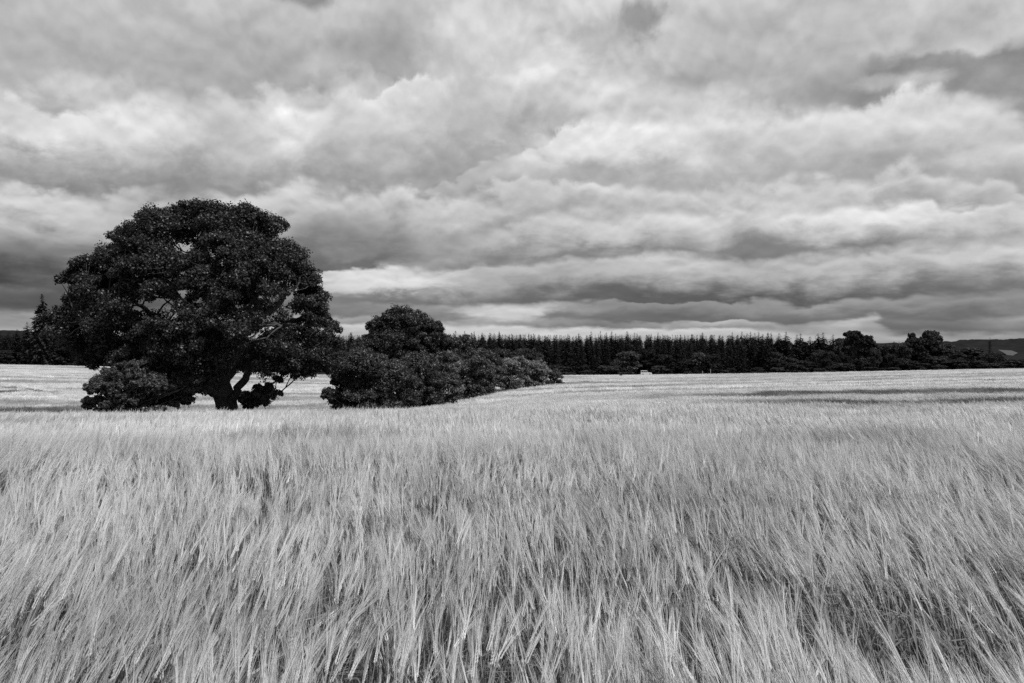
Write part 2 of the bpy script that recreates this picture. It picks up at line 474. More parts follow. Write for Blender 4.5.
def sheet(name, pts, mat_):
    """a patch of land given by (px, py, distance)"""
    v = [((px - 512) / F * d, d, EYE + (HY - py) / F * d) for px, py, d in pts]
    me = bpy.data.meshes.new(name); me.from_pydata(v, [], [tuple(range(len(v)))]); me.materials.append(mat_); me.update()
    return tag(obj(name, me), kind='structure')
sheet('far_field', [(998, 349.6, 900), (1003, 352.2, 830), (1007, 355.0, 770), (1013, 355.5, 760), (1018, 352.8, 820), (1012, 350.6, 880)], M_STUBBLE)

# ================================================================== barley
def barley_material():
    m = leafy('barley', 1.0, 0.30, 0.035, 0.5)
    nt = m.node_tree
    # slow drifts of ripeness over the field, the same from wherever one looks
    mul = [n for n in nt.nodes if n.type == 'MATH'][0]
    geo = nt.nodes.new('ShaderNodeNewGeometry')
    n = nt.nodes.new('ShaderNodeTexNoise'); n.inputs['Scale'].default_value = 0.22; n.inputs['Detail'].default_value = 3
    nt.links.new(geo.outputs['Position'], n.inputs['Vector'])
    r = nt.nodes.new('ShaderNodeMapRange'); r.inputs['From Min'].default_value = 0.3; r.inputs['From Max'].default_value = 0.7
    r.inputs['To Min'].default_value = 0.86; r.inputs['To Max'].default_value = 1.10
    nt.links.new(n.outputs[0], r.inputs[0])
    ia = nt.nodes.new('ShaderNodeAttribute'); ia.attribute_type = 'INSTANCER'; ia.attribute_name = 'tone'
    mm = nt.nodes.new('ShaderNodeMath'); mm.operation = 'MULTIPLY'
    nt.links.new(r.outputs[0], mm.inputs[0]); nt.links.new(ia.outputs['Fac'], mm.inputs[1])
    nt.links.new(mm.outputs[0], mul.inputs[1])
    return m
M_BARLEY = barley_material()
LEAN = np.array([-0.16, 1.0, 0.0]); LEAN /= np.linalg.norm(LEAN)     # the wind pushes the crop away from the camera

def unit(v): return v / (np.linalg.norm(v) + 1e-9)
def ribbon(V_, F_, S_, pts, w, side, shade):
    """flat tapering strip along pts"""
    n0 = sum(len(a) for a in V_)
    pts = np.asarray(pts); k = len(pts)
    ww = w if np.ndim(w) else np.linspace(w, w * 0.25, k)
    ww = np.asarray(ww)
    V_.append(np.concatenate([pts - side * ww[:, None] / 2, pts + side * ww[:, None] / 2]))
    for i in range(k - 1):
        F_.append((n0 + i, n0 + i + 1, n0 + k + i + 1, n0 + k + i))
    S_.append(np.full(2 * k, shade))
def kernel(V_, F_, S_, c, ax, out_, ln, r, shade):
    n0 = sum(len(a) for a in V_)
    s2 = np.cross(ax, out_)
    p = [c - ax * ln * .5, c + out_ * r - ax * ln * .08, c + s2 * r, c - out_ * r * .6, c - s2 * r, c + ax * ln * .55]
    V_.append(np.array(p))
    for i in range(4):
        a = 1 + i; b = 1 + (i + 1) % 4
        F_.append((n0, n0 + b, n0 + a, n0 + a)); F_.append((n0 + 5, n0 + a, n0 + b, n0 + b))
    S_.append(np.full(6, shade))
def stalk(V_, F_, S_, r, base, lod):
    h = r.normal(0.74, 0.05)
    yaw = r.normal(0, 0.22)
    c, s = math.cos(yaw), math.sin(yaw)
    lean = np.array([LEAN[0] * c - LEAN[1] * s, LEAN[0] * s + LEAN[1] * c, 0])
    tone_ = r.normal(1.0, 0.13)
    # stem curves over into the ear
    end_ang = math.radians(np.clip(r.normal(41, 9), 8, 85))       # ear direction above the horizontal
    nod = r.random() < 0.15
    if nod: end_ang = math.radians(r.uniform(-55, 5))
    pts = [np.array([base[0], base[1], 0.0])]
    K = 5
    for i in range(K):
        f = (i + 1) / K
        a = math.pi / 2 - (math.pi / 2 - end_ang) * f ** 2.2 * 0.9
        pts.append(pts[-1] + (lean * math.cos(a) + np.array([0, 0, 1]) * math.sin(a)) * h / K)
    pts = np.array(pts)
    side = unit(np.cross(lean, [0, 0, 1.0]))
    stem_w = 0.0032 if lod == 0 else 0.007
    ribbon(V_, F_, S_, pts, np.full(K + 1, stem_w), unit(side + lean * r.normal(0, 0.5)), 0.24 * tone_)
    # ear
    ang = end_ang
    el = r.normal(0.085, 0.010)
    tip = pts[-1]; ax = lean * math.cos(ang) + np.array([0, 0, 1.0]) * math.sin(ang)
    roll = r.uniform(0, math.pi); up = unit(np.cross(side, ax))
    flat = side * math.cos(roll) + up * math.sin(roll); oth = unit(np.cross(ax, flat))
    et = (0.58 if lod == 0 else 0.53) * tone_
    nk = 9 if lod == 0 else 0
    axes = []
    for k in range(nk):
        f = k / (nk - 1)
        p = tip + ax * el * f - up * 0.010 * f * f
        for sgn in (-1, 1):
            kernel(V_, F_, S_, p + flat * sgn * 0.0038, unit(ax + flat * sgn * 0.25), flat * sgn, 0.017, 0.0036 * (1 - 0.35 * f), et * r.uniform(0.85, 1.1))
    if lod:
        ribbon(V_, F_, S_, np.array([tip, tip + ax * el * .5, tip + ax * el]), np.array([.009, .013, .008]), flat, et)
    # awns: long, almost parallel, bending on with the wind
    na = 20 if lod == 0 else 9
    aw = 0.0011 if lod == 0 else 0.0035
    for k in range(na):
        f = (k // 2 + 0.5) / (na / 2) * 0.95; sgn = 1 if k % 2 else -1
        p0 = tip + ax * el * f + flat * sgn * 0.004
        ln = r.normal(0.165, 0.018) * (1 - 0.15 * f)
        a0 = unit(ax + flat * sgn * r.uniform(0.03, 0.13) + oth * r.normal(0, 0.035))
        a1 = unit(a0 + lean * 0.12 + np.array([0, 0, -0.10]) + flat * sgn * 0.03)
        p1 = p0 + a0 * ln * .5; p2 = p1 + a1 * ln * .5
        sd = unit(np.cross(a0, [r.normal(), -1.2 + r.normal() * .5, r.normal()]))
        ribbon(V_, F_, S_, np.array([p0, p1, p2]), np.array([aw, aw * .8, aw * .3]), sd, (0.54 if lod == 0 else 0.59) * tone_ * r.uniform(0.85, 1.12))  # farther awns paler: their sunlit look at grazing view is put into the colour
    # leaves
    for q in range(2 if lod == 0 else 1):
        if r.random() < 0.75:
            f = r.uniform(0.35, 0.85); i0 = f * K; i = int(i0); b = pts[i] + (pts[i + 1] - pts[i]) * (i0 - i)
            a = r.uniform(0, 2 * math.pi)
            dirn = unit(np.array([math.cos(a), math.sin(a) + 0.5, 0]))
            ll = r.uniform(0.10, 0.2)
            lp = np.array([b, b + dirn * ll * .35 + [0, 0, ll * .35], b + dirn * ll * .75 + [0, 0, ll * .35], b + dirn * ll + [0, 0, -ll * .1]])
            ribbon(V_, F_, S_, lp, np.array([.006, .009, .007, .001]) * (1 if lod == 0 else 1.3), unit(np.cross(dirn, [0, 0, 1.0])), 0.20 * tone_)
def clump_mesh(name, seed, size, count, lod):
    r = np.random.default_rng(seed)
    V_, F_, S_ = [], [], []
    for i in range(count):
        stalk(V_, F_, S_, r, (r.uniform(-size / 2, size / 2), r.uniform(-size / 2, size / 2)), lod)
    V = np.vstack(V_); F2 = np.array(F_); S = np.concatenate(S_)
    # triangles were written with a doubled corner: build with from_pydata-free path by splitting
    tri = F2[:, 2] == F2[:, 3]
    q = F2[~tri]; t = F2[tri][:, :3]
    allt = np.vstack([t, q[:, [0, 1, 2]], q[:, [0, 2, 3]]])
    return mesh_np(name, V, allt, M_BARLEY, attrs={'shade': ('FLOAT', 'POINT', S.astype(np.float32))})
def tuft_mesh(name, seed, size, count):
    """far crop: a sheaf of ears and awns seen from a hundred metres"""
    r = np.random.default_rng(seed); V_, F_, S_ = [], [], []
    for i in range(count):
        b = np.array([r.uniform(-size / 2, size / 2), r.uniform(-size / 2, size / 2), r.uniform(0.28, 0.45)])
        ang = math.radians(np.clip(r.normal(52, 12), 20, 88)); yaw = r.normal(0, .4)
        lean = np.array([LEAN[0] * math.cos(yaw) - LEAN[1] * math.sin(yaw), LEAN[0] * math.sin(yaw) + LEAN[1] * math.cos(yaw), 0])
        a = lean * math.cos(ang) + np.array([0, 0, math.sin(ang)])
        ln = r.uniform(0.42, 0.60)
        side = unit(np.cross(a, [r.normal() * .4, -1, r.normal() * .4]))
        ribbon(V_, F_, S_, np.array([b, b + a * ln * .5, b + a * ln]), np.array([.015, .05, .012]) * (size / 0.9), side, r.normal(0.60, 0.06))
    V = np.vstack(V_); q = np.array(F_); S = np.concatenate(S_)
    return mesh_np(name, V, np.vstack([q[:, [0, 1, 2]], q[:, [0, 2, 3]]]), M_BARLEY, attrs={'shade': ('FLOAT', 'POINT', S.astype(np.float32))})

def source_collection(name, meshes):
    c = bpy.data.collections.new(name)
    for i, me in enumerate(meshes):
        c.objects.link(bpy.data.objects.new('%s_%02d' % (name, i), me))
    return c
def scatter(name, pts, rot, scl, idx, coll, tone=None):
    me = bpy.data.meshes.new(name)
    me.vertices.add(len(pts)); me.vertices.foreach_set('co', pts.astype(np.float32).ravel())
    for an, data in (('rot', rot), ('scl', scl)):
        a = me.attributes.new(an, 'FLOAT_VECTOR', 'POINT'); a.data.foreach_set('vector', data.astype(np.float32).ravel())
    a = me.attributes.new('idx', 'INT', 'POINT'); a.data.foreach_set('value', idx.astype(np.int32))
    a = me.attributes.new('tone', 'FLOAT', 'POINT'); a.data.foreach_set('value', (np.ones(len(pts)) if tone is None else tone).astype(np.float32))
    me.update()
    o = obj(name, me)
    ng = bpy.data.node_groups.new(name, 'GeometryNodeTree')
    ng.interface.new_socket('Geometry', in_out='INPUT', socket_type='NodeSocketGeometry')
    ng.interface.new_socket('Geometry', in_out='OUTPUT', socket_type='NodeSocketGeometry')
    gi = ng.nodes.new('NodeGroupInput'); go = ng.nodes.new('NodeGroupOutput')
    m2p = ng.nodes.new('GeometryNodeMeshToPoints')
    iop = ng.nodes.new('GeometryNodeInstanceOnPoints')
    ci = ng.nodes.new('GeometryNodeCollectionInfo'); ci.inputs['Collection'].default_value = coll
    ci.inputs['Separate Children'].default_value = True; ci.inputs['Reset Children'].default_value = True
    def named(n, t):
        x = ng.nodes.new('GeometryNodeInputNamedAttribute'); x.data_type = t; x.inputs[0].default_value = n
        return x.outputs[0]
    iop.inputs['Pick Instance'].default_value = True
    ng.links.new(gi.outputs[0], m2p.inputs[0]); ng.links.new(m2p.outputs[0], iop.inputs['Points'])
    ng.links.new(ci.outputs[0], iop.inputs['Instance'])
    ng.links.new(named('idx', 'INT'), iop.inputs['Instance Index'])
    e2r = ng.nodes.new('FunctionNodeEulerToRotation'); ng.links.new(named('rot', 'FLOAT_VECTOR'), e2r.inputs[0])
    ng.links.new(e2r.outputs[0], iop.inputs['Rotation'])
    ng.links.new(named('scl', 'FLOAT_VECTOR'), iop.inputs['Scale'])
    ng.links.new(iop.outputs[0], go.inputs[0])
    md = o.modifiers.new('crop', 'NODES'); md.node_group = ng
    return o

# where the crop grows: not on the grass margin along the hedge, thin along the tramlines
_er_d = np.array([58, 66, 72, 80, 92, 108, 124, 138, 150, 165, 172.0])
_er_x = np.array([380, 402, 420, 440, 462, 484, 504, 524, 543, 560, 566.0])
def margin_right(Y):                        # world x of the crop's edge beside the hedge
    return (np.interp(Y, _er_d, _er_x) - 512) / F * Y
def in_margin(X, Y):
    w = np.interp(Y, [58, 66, 80, 100, 172], [1.5, 6.0, 8.5, 9.5, 8.0])
    r = margin_right(Y) + (vnoise(X, Y, 2.0) - .5) * 0.5
    return (Y > 62) & (Y < 174) & (X < r) & (X > r - w)
def rowline(pxs, ds, X, Y):
    """signed distance (m, along Y) to a line across the field given as picture columns and distances"""
    px = X / np.maximum(Y, 1) * F + 512
    return Y - np.interp(px, pxs, ds)
def thin(X, Y):
    """1 = full crop, 0 = bare"""
    px = X / np.maximum(Y, 1) * F + 512
    t = np.ones_like(X)
    def band(pxs, ds, half, amount, pmin, pmax, fade=60.0, brk=5.0):
        nonlocal t
        dd = np.abs(rowline(pxs, ds, X, Y))
        w = np.clip((px - pmin) / fade, 0, 1) * np.clip((pmax - px) / fade, 0, 1)
        m = np.clip(1.4 - dd / half, 0, 1) * w * amount * (0.55 + 0.9 * vnoise(X, Y, brk))
        t = t * (1 - np.clip(m, 0, 1))
    band([0, 600, 774, 1024, 1700], [48, 60, 60, 60, 60], 2.2, 0.7, 640, 2500, 140)
    band([0, 600, 774, 1024, 1700], [30, 33, 33, 33, 33], 1.8, 0.75, 690, 2500, 90)
    band([0, 1024], [96, 96], 3.0, 0.5, 590, 2500)
    band([0, 560, 640, 1024], [120, 125, 118, 135], 4.0, 0.45, 560, 2500)
    band([-600, 0, 330], [74, 76, 80], 3.0, 0.5, -2500, 330, 30)
    for a, b in ((128, -2), (134, -2)):       # curved wheelings on the far slope at the left
        band([-200, 0, 20, 50, 70], [a + 30, a + 16, a + 10, a, a - 6], 1.2, 0.8, -400, 64, 12, 3.0)
    for dd, amt in ((160, .35), (185, .35), (215, .3), (245, .3)):
        band([-600, 1700], [dd, dd * 1.05], 3.0, amt, -2500, 2500, 60, 9.0)
    # wheelings near the camera, and weak patches
    near = (Y < 40)
    patch = vnoise(X * 0.55 + 13, Y * 1.0 + 4, 1.5) * 0.6 + vnoise(X * .6 + 40, Y, 0.6) * 0.4
    for cx_, cy_, rx_, ry_, am in [(1.05, 2.35, .28, .75, .8), (1.75, 3.0, .3, .9, .55), (-.15, 1.75, .22, .3, .6), (.25, 2.6, .2, .6, .4), (-1.3, 2.4, .25, .5, .35), (1.5, 2.0, .2, .5, .7)]:
        q_ = ((X - cx_ + (Y - cy_) * .25) / rx_) ** 2 + ((Y - cy_) / ry_) ** 2
        t = t * (1 - am * np.clip(1.3 - q_, 0, 1))
    t = np.where(near, t * (1 - 0.65 * np.clip((patch - 0.60) / 0.16, 0, 1)), t)
    return t
def tone(X, Y):
    """greener, later-ripening strips and wheelings, and darker bands at the left"""
    px = X / np.maximum(Y, 1) * F + 512
    t = 0.90 + 0.20 * vnoise(X, Y, 1.1) * vnoise(X + 5, Y + 9, 4.0) * 2
    def strip(pxs, ds, half, amount, pmin, pmax, fade=60.0, brk=2.2):
        nonlocal t
        wob = (vnoise(X + 17, Y * 0 + 3, 4.0) - .5) * half * 0.9 + (vnoise(X + 71, Y * 0 + 3, 1.3) - .5) * half * 0.5
        dd = np.abs(rowline(pxs, ds, X, Y) + wob)
        w = np.clip((px - pmin) / fade, 0, 1) * np.clip((pmax - px) / fade, 0, 1)
        m = np.clip((1.25 - dd / half) * 2.0, 0, 1) * w * amount * (0.45 + 0.8 * vnoise(X * 1.0, Y * .35, brk))
        t = t * (1 - np.clip(m, 0, 0.8))
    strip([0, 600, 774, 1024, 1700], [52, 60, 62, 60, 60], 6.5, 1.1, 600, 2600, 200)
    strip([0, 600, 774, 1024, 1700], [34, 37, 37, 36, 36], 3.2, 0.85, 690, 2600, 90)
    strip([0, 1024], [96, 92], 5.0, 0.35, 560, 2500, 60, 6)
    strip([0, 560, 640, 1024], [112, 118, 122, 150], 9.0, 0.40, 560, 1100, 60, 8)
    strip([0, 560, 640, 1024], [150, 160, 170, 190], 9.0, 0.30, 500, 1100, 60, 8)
    strip([-600, 0, 330], [86, 86, 86], 8.0, 0.95, -2500, 110, 40, 8.0)  # darker band left of the oak, before the far slope
    strip([-600, 0, 330], [92, 90, 88], 9.0, 0.5, -2500, 360, 40)  # weaker, wider dark band over the same stretch
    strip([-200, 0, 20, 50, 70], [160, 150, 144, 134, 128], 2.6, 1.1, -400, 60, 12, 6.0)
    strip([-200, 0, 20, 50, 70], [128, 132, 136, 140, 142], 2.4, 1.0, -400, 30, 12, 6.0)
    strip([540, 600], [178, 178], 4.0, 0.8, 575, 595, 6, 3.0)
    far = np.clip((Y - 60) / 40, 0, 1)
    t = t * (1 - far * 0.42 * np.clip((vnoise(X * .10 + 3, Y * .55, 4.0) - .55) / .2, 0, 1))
    # darker-toned patches in the near crop
    nearp = np.clip((vnoise(X * .5 + 3, Y * .9 + 8, 1.7) - 0.56) / 0.2, 0, 1) * (Y < 45)
    return t * (1 - 0.32 * nearp)
def field_points(d0, d1, step, jit=0.5, seed=1, spread=0.70, off=2.0):
    r = np.random.default_rng(seed)
    P = []
    ys = np.arange(d0, d1, step)
    for y in ys:
        hx = spread * y + off
        xs = np.arange(-hx, hx, step)
        P.append(np.stack([xs, np.full_like(xs, y)], 1))
    P = np.vstack(P); P += r.uniform(-jit, jit, P.shape) * step
    return P, r
def barley(name, d0, d1, step, coll, nvar, seed, tilt=0.12, hs=1.0, fade_in=None, fade_out=None):
    tilt = tilt * 1.5
    P, r = field_points(d0, d1, step, seed=seed)
    X, Y = P[:, 0], P[:, 1]
    th = thin(X, Y)
    keep = (r.random(len(P)) < np.clip(th * 1.3, 0, 1)) & ~in_margin(X, Y)
    if fade_in: keep &= r.random(len(P)) < (Y - fade_in[0]) / (fade_in[1] - fade_in[0])
    if fade_out: keep &= r.random(len(P)) < (fade_out[1] - Y) / (fade_out[1] - fade_out[0])
    # beyond the field lies the wood
    X, Y, th = X[keep], Y[keep], th[keep]
    n = len(X)
    Z = ground(X, Y) - 0.01
    # gusts: neighbouring plants lean together
    gx_ = (vnoise(X + 7, Y * .8, 1.6) - .5) * 1.6 + (vnoise(X * 1.0, Y + 31, 0.55) - .5) * 0.9
    gy_ = (vnoise(X + 57, Y * .8, 1.9) - .5) * 1.6 + (vnoise(X, Y + 91, 0.5) - .5) * 0.8
    rot = np.stack([-gy_ * tilt * 1.2 + r.normal(0, .03, n), gx_ * tilt * 1.2 + r.normal(0, .03, n), gx_ * 0.55 + r.normal(0, .14, n)], 1)
    hv = (0.90 + 0.20 * vnoise(X + 3, Y + 5, 2.3) + r.normal(0, .035, n)) * hs * (0.72 + 0.28 * np.clip(th, 0, 1))
    scl = np.stack([np.ones(n) * 1.0, np.ones(n) * 1.0, hv], 1)
    idx = r.integers(0, nvar, n)
    o = scatter(name, np.stack([X, Y, Z], 1), rot, scl, idx, coll, tone(X, Y) * (0.80 + 0.40 * vnoise(X + 11, Y * .7 + 2, 0.35)) * np.interp(Y, [0, 7, 14, 40, 90, 320], [1.07, 1.14, 1.12, 1.15, 1.11, 1.11]))  # last factor paints in the sunlit awn tips of a grazing view, by distance
    tag(o, kind='stuff')
    return o, n
near_c = source_collection('barley_plants', [clump_mesh('barley_plants', 100 + i, 0.30, 20, 0) for i in range(18)])
mid_c = source_collection('barley_tufts', [clump_mesh('barley_tufts', 200 + i, 0.48, 30, 1) for i in range(12)])
far_c = source_collection('barley_sheaves', [tuft_mesh('barley_sheaves', 300 + i, 1.0, 46) for i in range(10)])
o, n1 = barley('barley', 0.55, 15.0, 0.25, near_c, 18, 11, fade_out=(8.0, 15.0))
tag(o, 'nearest ripe barley with long silky awns bending away in the wind', 'barley')
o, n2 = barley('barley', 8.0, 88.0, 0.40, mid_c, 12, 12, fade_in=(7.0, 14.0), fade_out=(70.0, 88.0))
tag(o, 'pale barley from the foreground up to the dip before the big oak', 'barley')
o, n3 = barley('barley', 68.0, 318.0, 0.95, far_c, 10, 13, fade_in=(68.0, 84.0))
tag(o, 'smooth pale barley on the far slope running up to the dark wood', 'barley')
print('barley clumps', n1, n2, n3)

# grass margin beside the hedge
def grass_mesh(seed):
    r = np.random.default_rng(seed); V_, F_, S_ = [], [], []
    for i in range(60):
        b = np.array([r.uniform(-.5, .5), r.uniform(-.5, .5), 0]); a = r.uniform(0, 6.28); l = r.uniform(.2, .55)
        d = np.array([math.cos(a) * .5, math.sin(a) * .5, 0])
        ribbon(V_, F_, S_, np.array([b, b + d * l * .3 + [0, 0, l * .6], b + d * l * .9 + [0, 0, l * .9]]), np.array([.02, .022, .004]), unit(np.cross(d, [0, 0, 1.0])), r.uniform(.7, 1.3))
    q = np.array(F_)
    return mesh_np('grass_tufts', np.vstack(V_), np.vstack([q[:, [0, 1, 2]], q[:, [0, 2, 3]]]), M_GRASS, attrs={'shade': ('FLOAT', 'POINT', np.concatenate(S_).astype(np.float32))})
grass_c = source_collection('grass_tufts', [grass_mesh(400 + i) for i in range(5)])
P, r = field_points(62, 174, 0.6, seed=21, spread=0.5, off=0)
k = in_margin(P[:, 0], P[:, 1]); P = P[k]; n = len(P)
o = scatter('grass', np.stack([P[:, 0], P[:, 1], ground(P[:, 0], P[:, 1])], 1), np.stack([np.zeros(n), np.zeros(n), r.uniform(0, 6.28, n)], 1),
            np.stack([np.ones(n)] * 3, 1) * r.uniform(.7, 1.3, (n, 1)), r.integers(0, 5, n), grass_c)
tag(o, 'rough dark grass margin between the hedge and the barley', 'grass', kind='stuff')

# ================================================================== trees
def leaf_quads(C, R, per, size, r, flat=0.8, up=0.35, hollow=0.55, aspect=0.7):
    """C (n,3) clump centres, R (n,) radii -> rhombic leaf sprays spread through each clump's outer half"""
    n = len(C); m = n * per
    c = np.repeat(C, per, 0); rad = np.repeat(R, per)
    d = r.normal(size=(m, 3)); d /= np.linalg.norm(d, axis=1)[:, None]
    rr = rad * (hollow + (1 - hollow) * r.random(m)) * (1 + 0.12 * r.normal(size=m))
    p = c + d * rr[:, None] * np.array([1, 1, flat])
    nrm = d * 0.8 + r.normal(size=(m, 3)) * 0.55 + np.array([0, 0, up]); nrm /= np.linalg.norm(nrm, axis=1)[:, None]
    a = r.normal(size=(m, 3)); a -= nrm * np.sum(a * nrm, 1)[:, None]; a /= np.linalg.norm(a, axis=1)[:, None]
    b = np.cross(nrm, a)
    s = size * r.uniform(0.6, 1.35, m)[:, None]
    V = np.stack([p - a * s * .5, p - b * s * .5 * aspect + a * s * .06, p + a * s * .5, p + b * s * .5 * aspect + a * s * .06], 1).reshape(-1, 3)
    Fq = np.arange(m * 4).reshape(-1, 4)
    sh = np.repeat(np.clip(r.normal(1.0, 0.3, m) * np.repeat(r.normal(1.0, 0.12, n), per), .35, 1.8), 4)
    return V, Fq, sh
def sub_clumps(C, R, k, frac, r, flat=0.8):
    """k smaller clumps on the surface of each lobe"""
    n = len(C); d = r.normal(size=(n * k, 3)); d /= np.linalg.norm(d, axis=1)[:, None]
    d[:, 2] = np.where(d[:, 2] < -0.35, -d[:, 2] * .6, d[:, 2])
    c = np.repeat(C, k, 0) + d * (np.repeat(R, k) * r.uniform(.55, 1.0, n * k))[:, None] * np.array([1, 1, flat])
    return c, np.repeat(R, k) * frac * r.uniform(.7, 1.3, n * k)
def crown_part(parent, C, R, k, frac, per, size, mat_, seed, origin, flat=0.8, up=.35, name='crown'):
    r = np.random.default_rng(seed)
    c, rr = sub_clumps(np.asarray(C) - origin, np.asarray(R), k, frac, r, flat)
    V, Fq, sh = leaf_quads(c, rr, per, size, r, up=up)
    me = mesh_np(name, V, Fq, mat_, attrs={'shade': ('FLOAT', 'POINT', sh.astype(np.float32))})
    return obj(name, me, parent), len(Fq)
def W(px, py, d):
    return np.array([(px - 512) / F * d, d, EYE + (HY - py) / F * d])
def smooth_path(pts, rads, n=14, wob=0.0, r=None):
    pts = np.asarray(pts, float); t = np.linspace(0, len(pts) - 1, n)
    def cr(P, t):
        out = []
        for x in t:
            i = min(int(x), len(P) - 2); f = x - i
            p0 = P[max(i - 1, 0)]; p1 = P[i]; p2 = P[i + 1]; p3 = P[min(i + 2, len(P) - 1)]
            out.append(0.5 * ((2 * p1) + (-p0 + p2) * f + (2 * p0 - 5 * p1 + 4 * p2 - p3) * f * f + (-p0 + 3 * p1 - 3 * p2 + p3) * f ** 3))
        return np.array(out)
    q = cr(pts, t)
    if wob and r is not None:
        w = r.normal(size=q.shape) * wob; w[0] = 0; w[-1] = 0; q = q + w
    return q, np.interp(t, range(len(rads)), rads)

# ------------------------------------------------------------------ the big oak
OD = 66.0
base = np.array(at(227, OD)); base[2] -= 0.1
oak = empty('oak_tree', tuple(base))
tag(oak, 'huge spreading oak with thick forked trunk and leaves sweeping down to the barley', 'tree')
ro = np.random.default_rng(42)
def OW(px, py, off=0.0):               # a point of the oak, off = metres towards (-) or away from the camera
    d = OD + off
    return W(px, py, d)
gb = GB()
tp, tr = smooth_path([base + [0, 0, -0.4], base + [0, 0, 0.35], OW(226.5, 405), OW(223, 393), OW(217, 378)], [1.35, 1.0, 0.86, 0.84, 0.82], 12)
tube(gb, tp, tr, 16)
for a in range(9):                      # root flares
    an = a / 9 * 2 * math.pi + .3
    dv = np.array([math.cos(an), math.sin(an), 0])
    p, q = smooth_path([base + dv * .55 + [0, 0, 1.3], base + dv * .9 + [0, 0, .4], base + dv * 1.6 + [0, 0, -.2]], [.28, .34, .18], 6)
    tube(gb, p, q, 7)
me = gb.mesh('trunk', M_BARK, smooth=True)
def shift(me, v):
    co = np.empty(len(me.vertices) * 3, np.float32); me.vertices.foreach_get('co', co)
    co = co.reshape(-1, 3) - np.asarray(v, np.float32); me.vertices.foreach_set('co', co.ravel()); me.update()
    return me
obj('trunk', shift(me, base), oak)
LIMBS = [
 ([(220, 394, 0), (200, 372, -.8), (176, 352, -1.5), (150, 335, -2), (118, 322, -2.5), (85, 318, -2)], [.55, .50, .42, .32, .22, .10]),
 ([(219, 386, .2), (206, 350, .6), (186, 312, 1), (160, 275, 1.5), (130, 250, 2)], [.8, .6, .46, .32, .12]),
 ([(217, 380, 0), (214, 345, -.6), (210, 300, -1.0), (204, 255, -1), (200, 220, 0)], [.9, .68, .5, .34, .12]),
 ([(219, 384, -.2), (230, 352, -1.4), (246, 332, -2.4), (270, 310, -3.0), (290, 292, -3.0), (302, 274, -2)], [.75, .50, .38, .27, .16, .07]),
 ([(222, 388, 0), (236, 358, .6), (262, 340, 1.0), (290, 322, 1.0), (318, 316, 1)], [.5, .42, .34, .24, .12]),
 ([(231, 404, -.4), (240, 388, -.9), (250, 372, -1.3), (272, 364, -1.6), (305, 352, -2)], [.42, .32, .28, .22, .10]),
 ([(222, 380, 1.5), (240, 340, 4), (250, 300, 6), (262, 260, 7)], [.6, .45, .3, .1]),
 ([(214, 384, 1.5), (190, 350, 4.5), (160, 320, 7), (130, 300, 8)], [.6, .45, .3, .1]),
 ([(221, 396, -.4), (200, 386, -2.6), (172, 384, -4), (146, 388, -5), (118, 393, -5.5)], [.38, .32, .26, .2, .08]),
 ([(246, 332, -2.4), (266, 324, -3.4), (290, 325, -3.8), (312, 331, -3.5)], [.24, .18, .12, .06]),
 ([(228, 400, -.4), (241, 397, -1.0), (256, 392, -1.4), (276, 387, -1.7)], [.26, .18, .12, .05]),
 ([(262, 317, -2.8), (252, 292, -3.4), (247, 268, -3)], [.26, .2, .08]),
]
limb_pts = []; limb_gbs = []
for pl, rl in LIMBS:
    p, q = smooth_path([OW(x, y, o_) for x, y, o_ in pl], rl, 22, 0.10, ro)
    gbl = GB(); tube(gbl, p, q, 10); limb_gbs.append(gbl); limb_pts.append((p, q))
PY = [198, 205, 215, 228, 240, 255, 265, 280, 300, 320, 335, 350, 362, 374]
PL = [176, 154, 134, 108, 100, 81, 70, 56, 47, 50, 63, 77, 87, 98]
PR = [236, 268, 284, 295, 305, 316, 325, 332, 338, 341, 341, 337, 330, 314]
C, R = [], []
tries = 0
while len(C) < 262 and tries < 14000:
    tries += 1
    y = ro.uniform(199, 373)
    l = np.interp(y, PY, PL); rt = np.interp(y, PY, PR)
    if ro.random() > (rt - l) / 290: continue
    rad = ro.uniform(0.9, 1.6)
    rp = rad * 1.32 / OD * F
    hw = (rt - l) / 2 - rp; cx = (rt + l) / 2
    if hw < 3: hw = 3
    rho = math.sqrt(ro.uniform(.5, 1.0)) if ro.random() < .95 else ro.uniform(.3, .7)
    th = ro.uniform(0, 2 * math.pi)
    px = cx + hw * rho * math.cos(th); off = hw * rho * math.sin(th) * OD / F * .92
    py = max(y, 201 + rp * 1.05) 
    # hollows through which limbs and sky show
    if off < 6 and ((px - 268) / 40) ** 2 + ((py - 312) / 24) ** 2 < 1 and ro.random() < .72: continue
    if ((px - 150) / 34) ** 2 + ((py - 308) / 12) ** 2 < 1 and ro.random() < .55: continue
    if py > 350 and rho < .5 and ro.random() < .4: continue
    p = OW(px, py, off)
    if C and np.min(np.linalg.norm(np.array(C) - p, axis=1)) < 0.9: continue
    C.append(p); R.append(rad)
# outline lobes: knobbly rim
for i in range(74):
    f = i / 73
    an = math.pi * (1 - f)
    y = np.interp(i, [0, 20, 37, 54, 73], [350, 262, 200, 258, 352]); 
    side = PL if i < 37 else PR
    px = np.interp(y, PY, side); rad = ro.uniform(.8, 1.4); rp = rad / OD * F * 1.38
    px = px + (rp if i < 37 else -rp); 
    if 27 <= i <= 47: px = np.interp(i, [27, 47], [152, 270]); y = np.interp(px, [150, 172, 200, 238, 272], [206, 199, 197, 199, 207])
    C.append(np.array([(px - 512) / F * OD, OD + ro.normal(0, 1.8), EYE + (HY - y - rp * .9) / F * OD])); R.append(rad)
n_main = len(C)
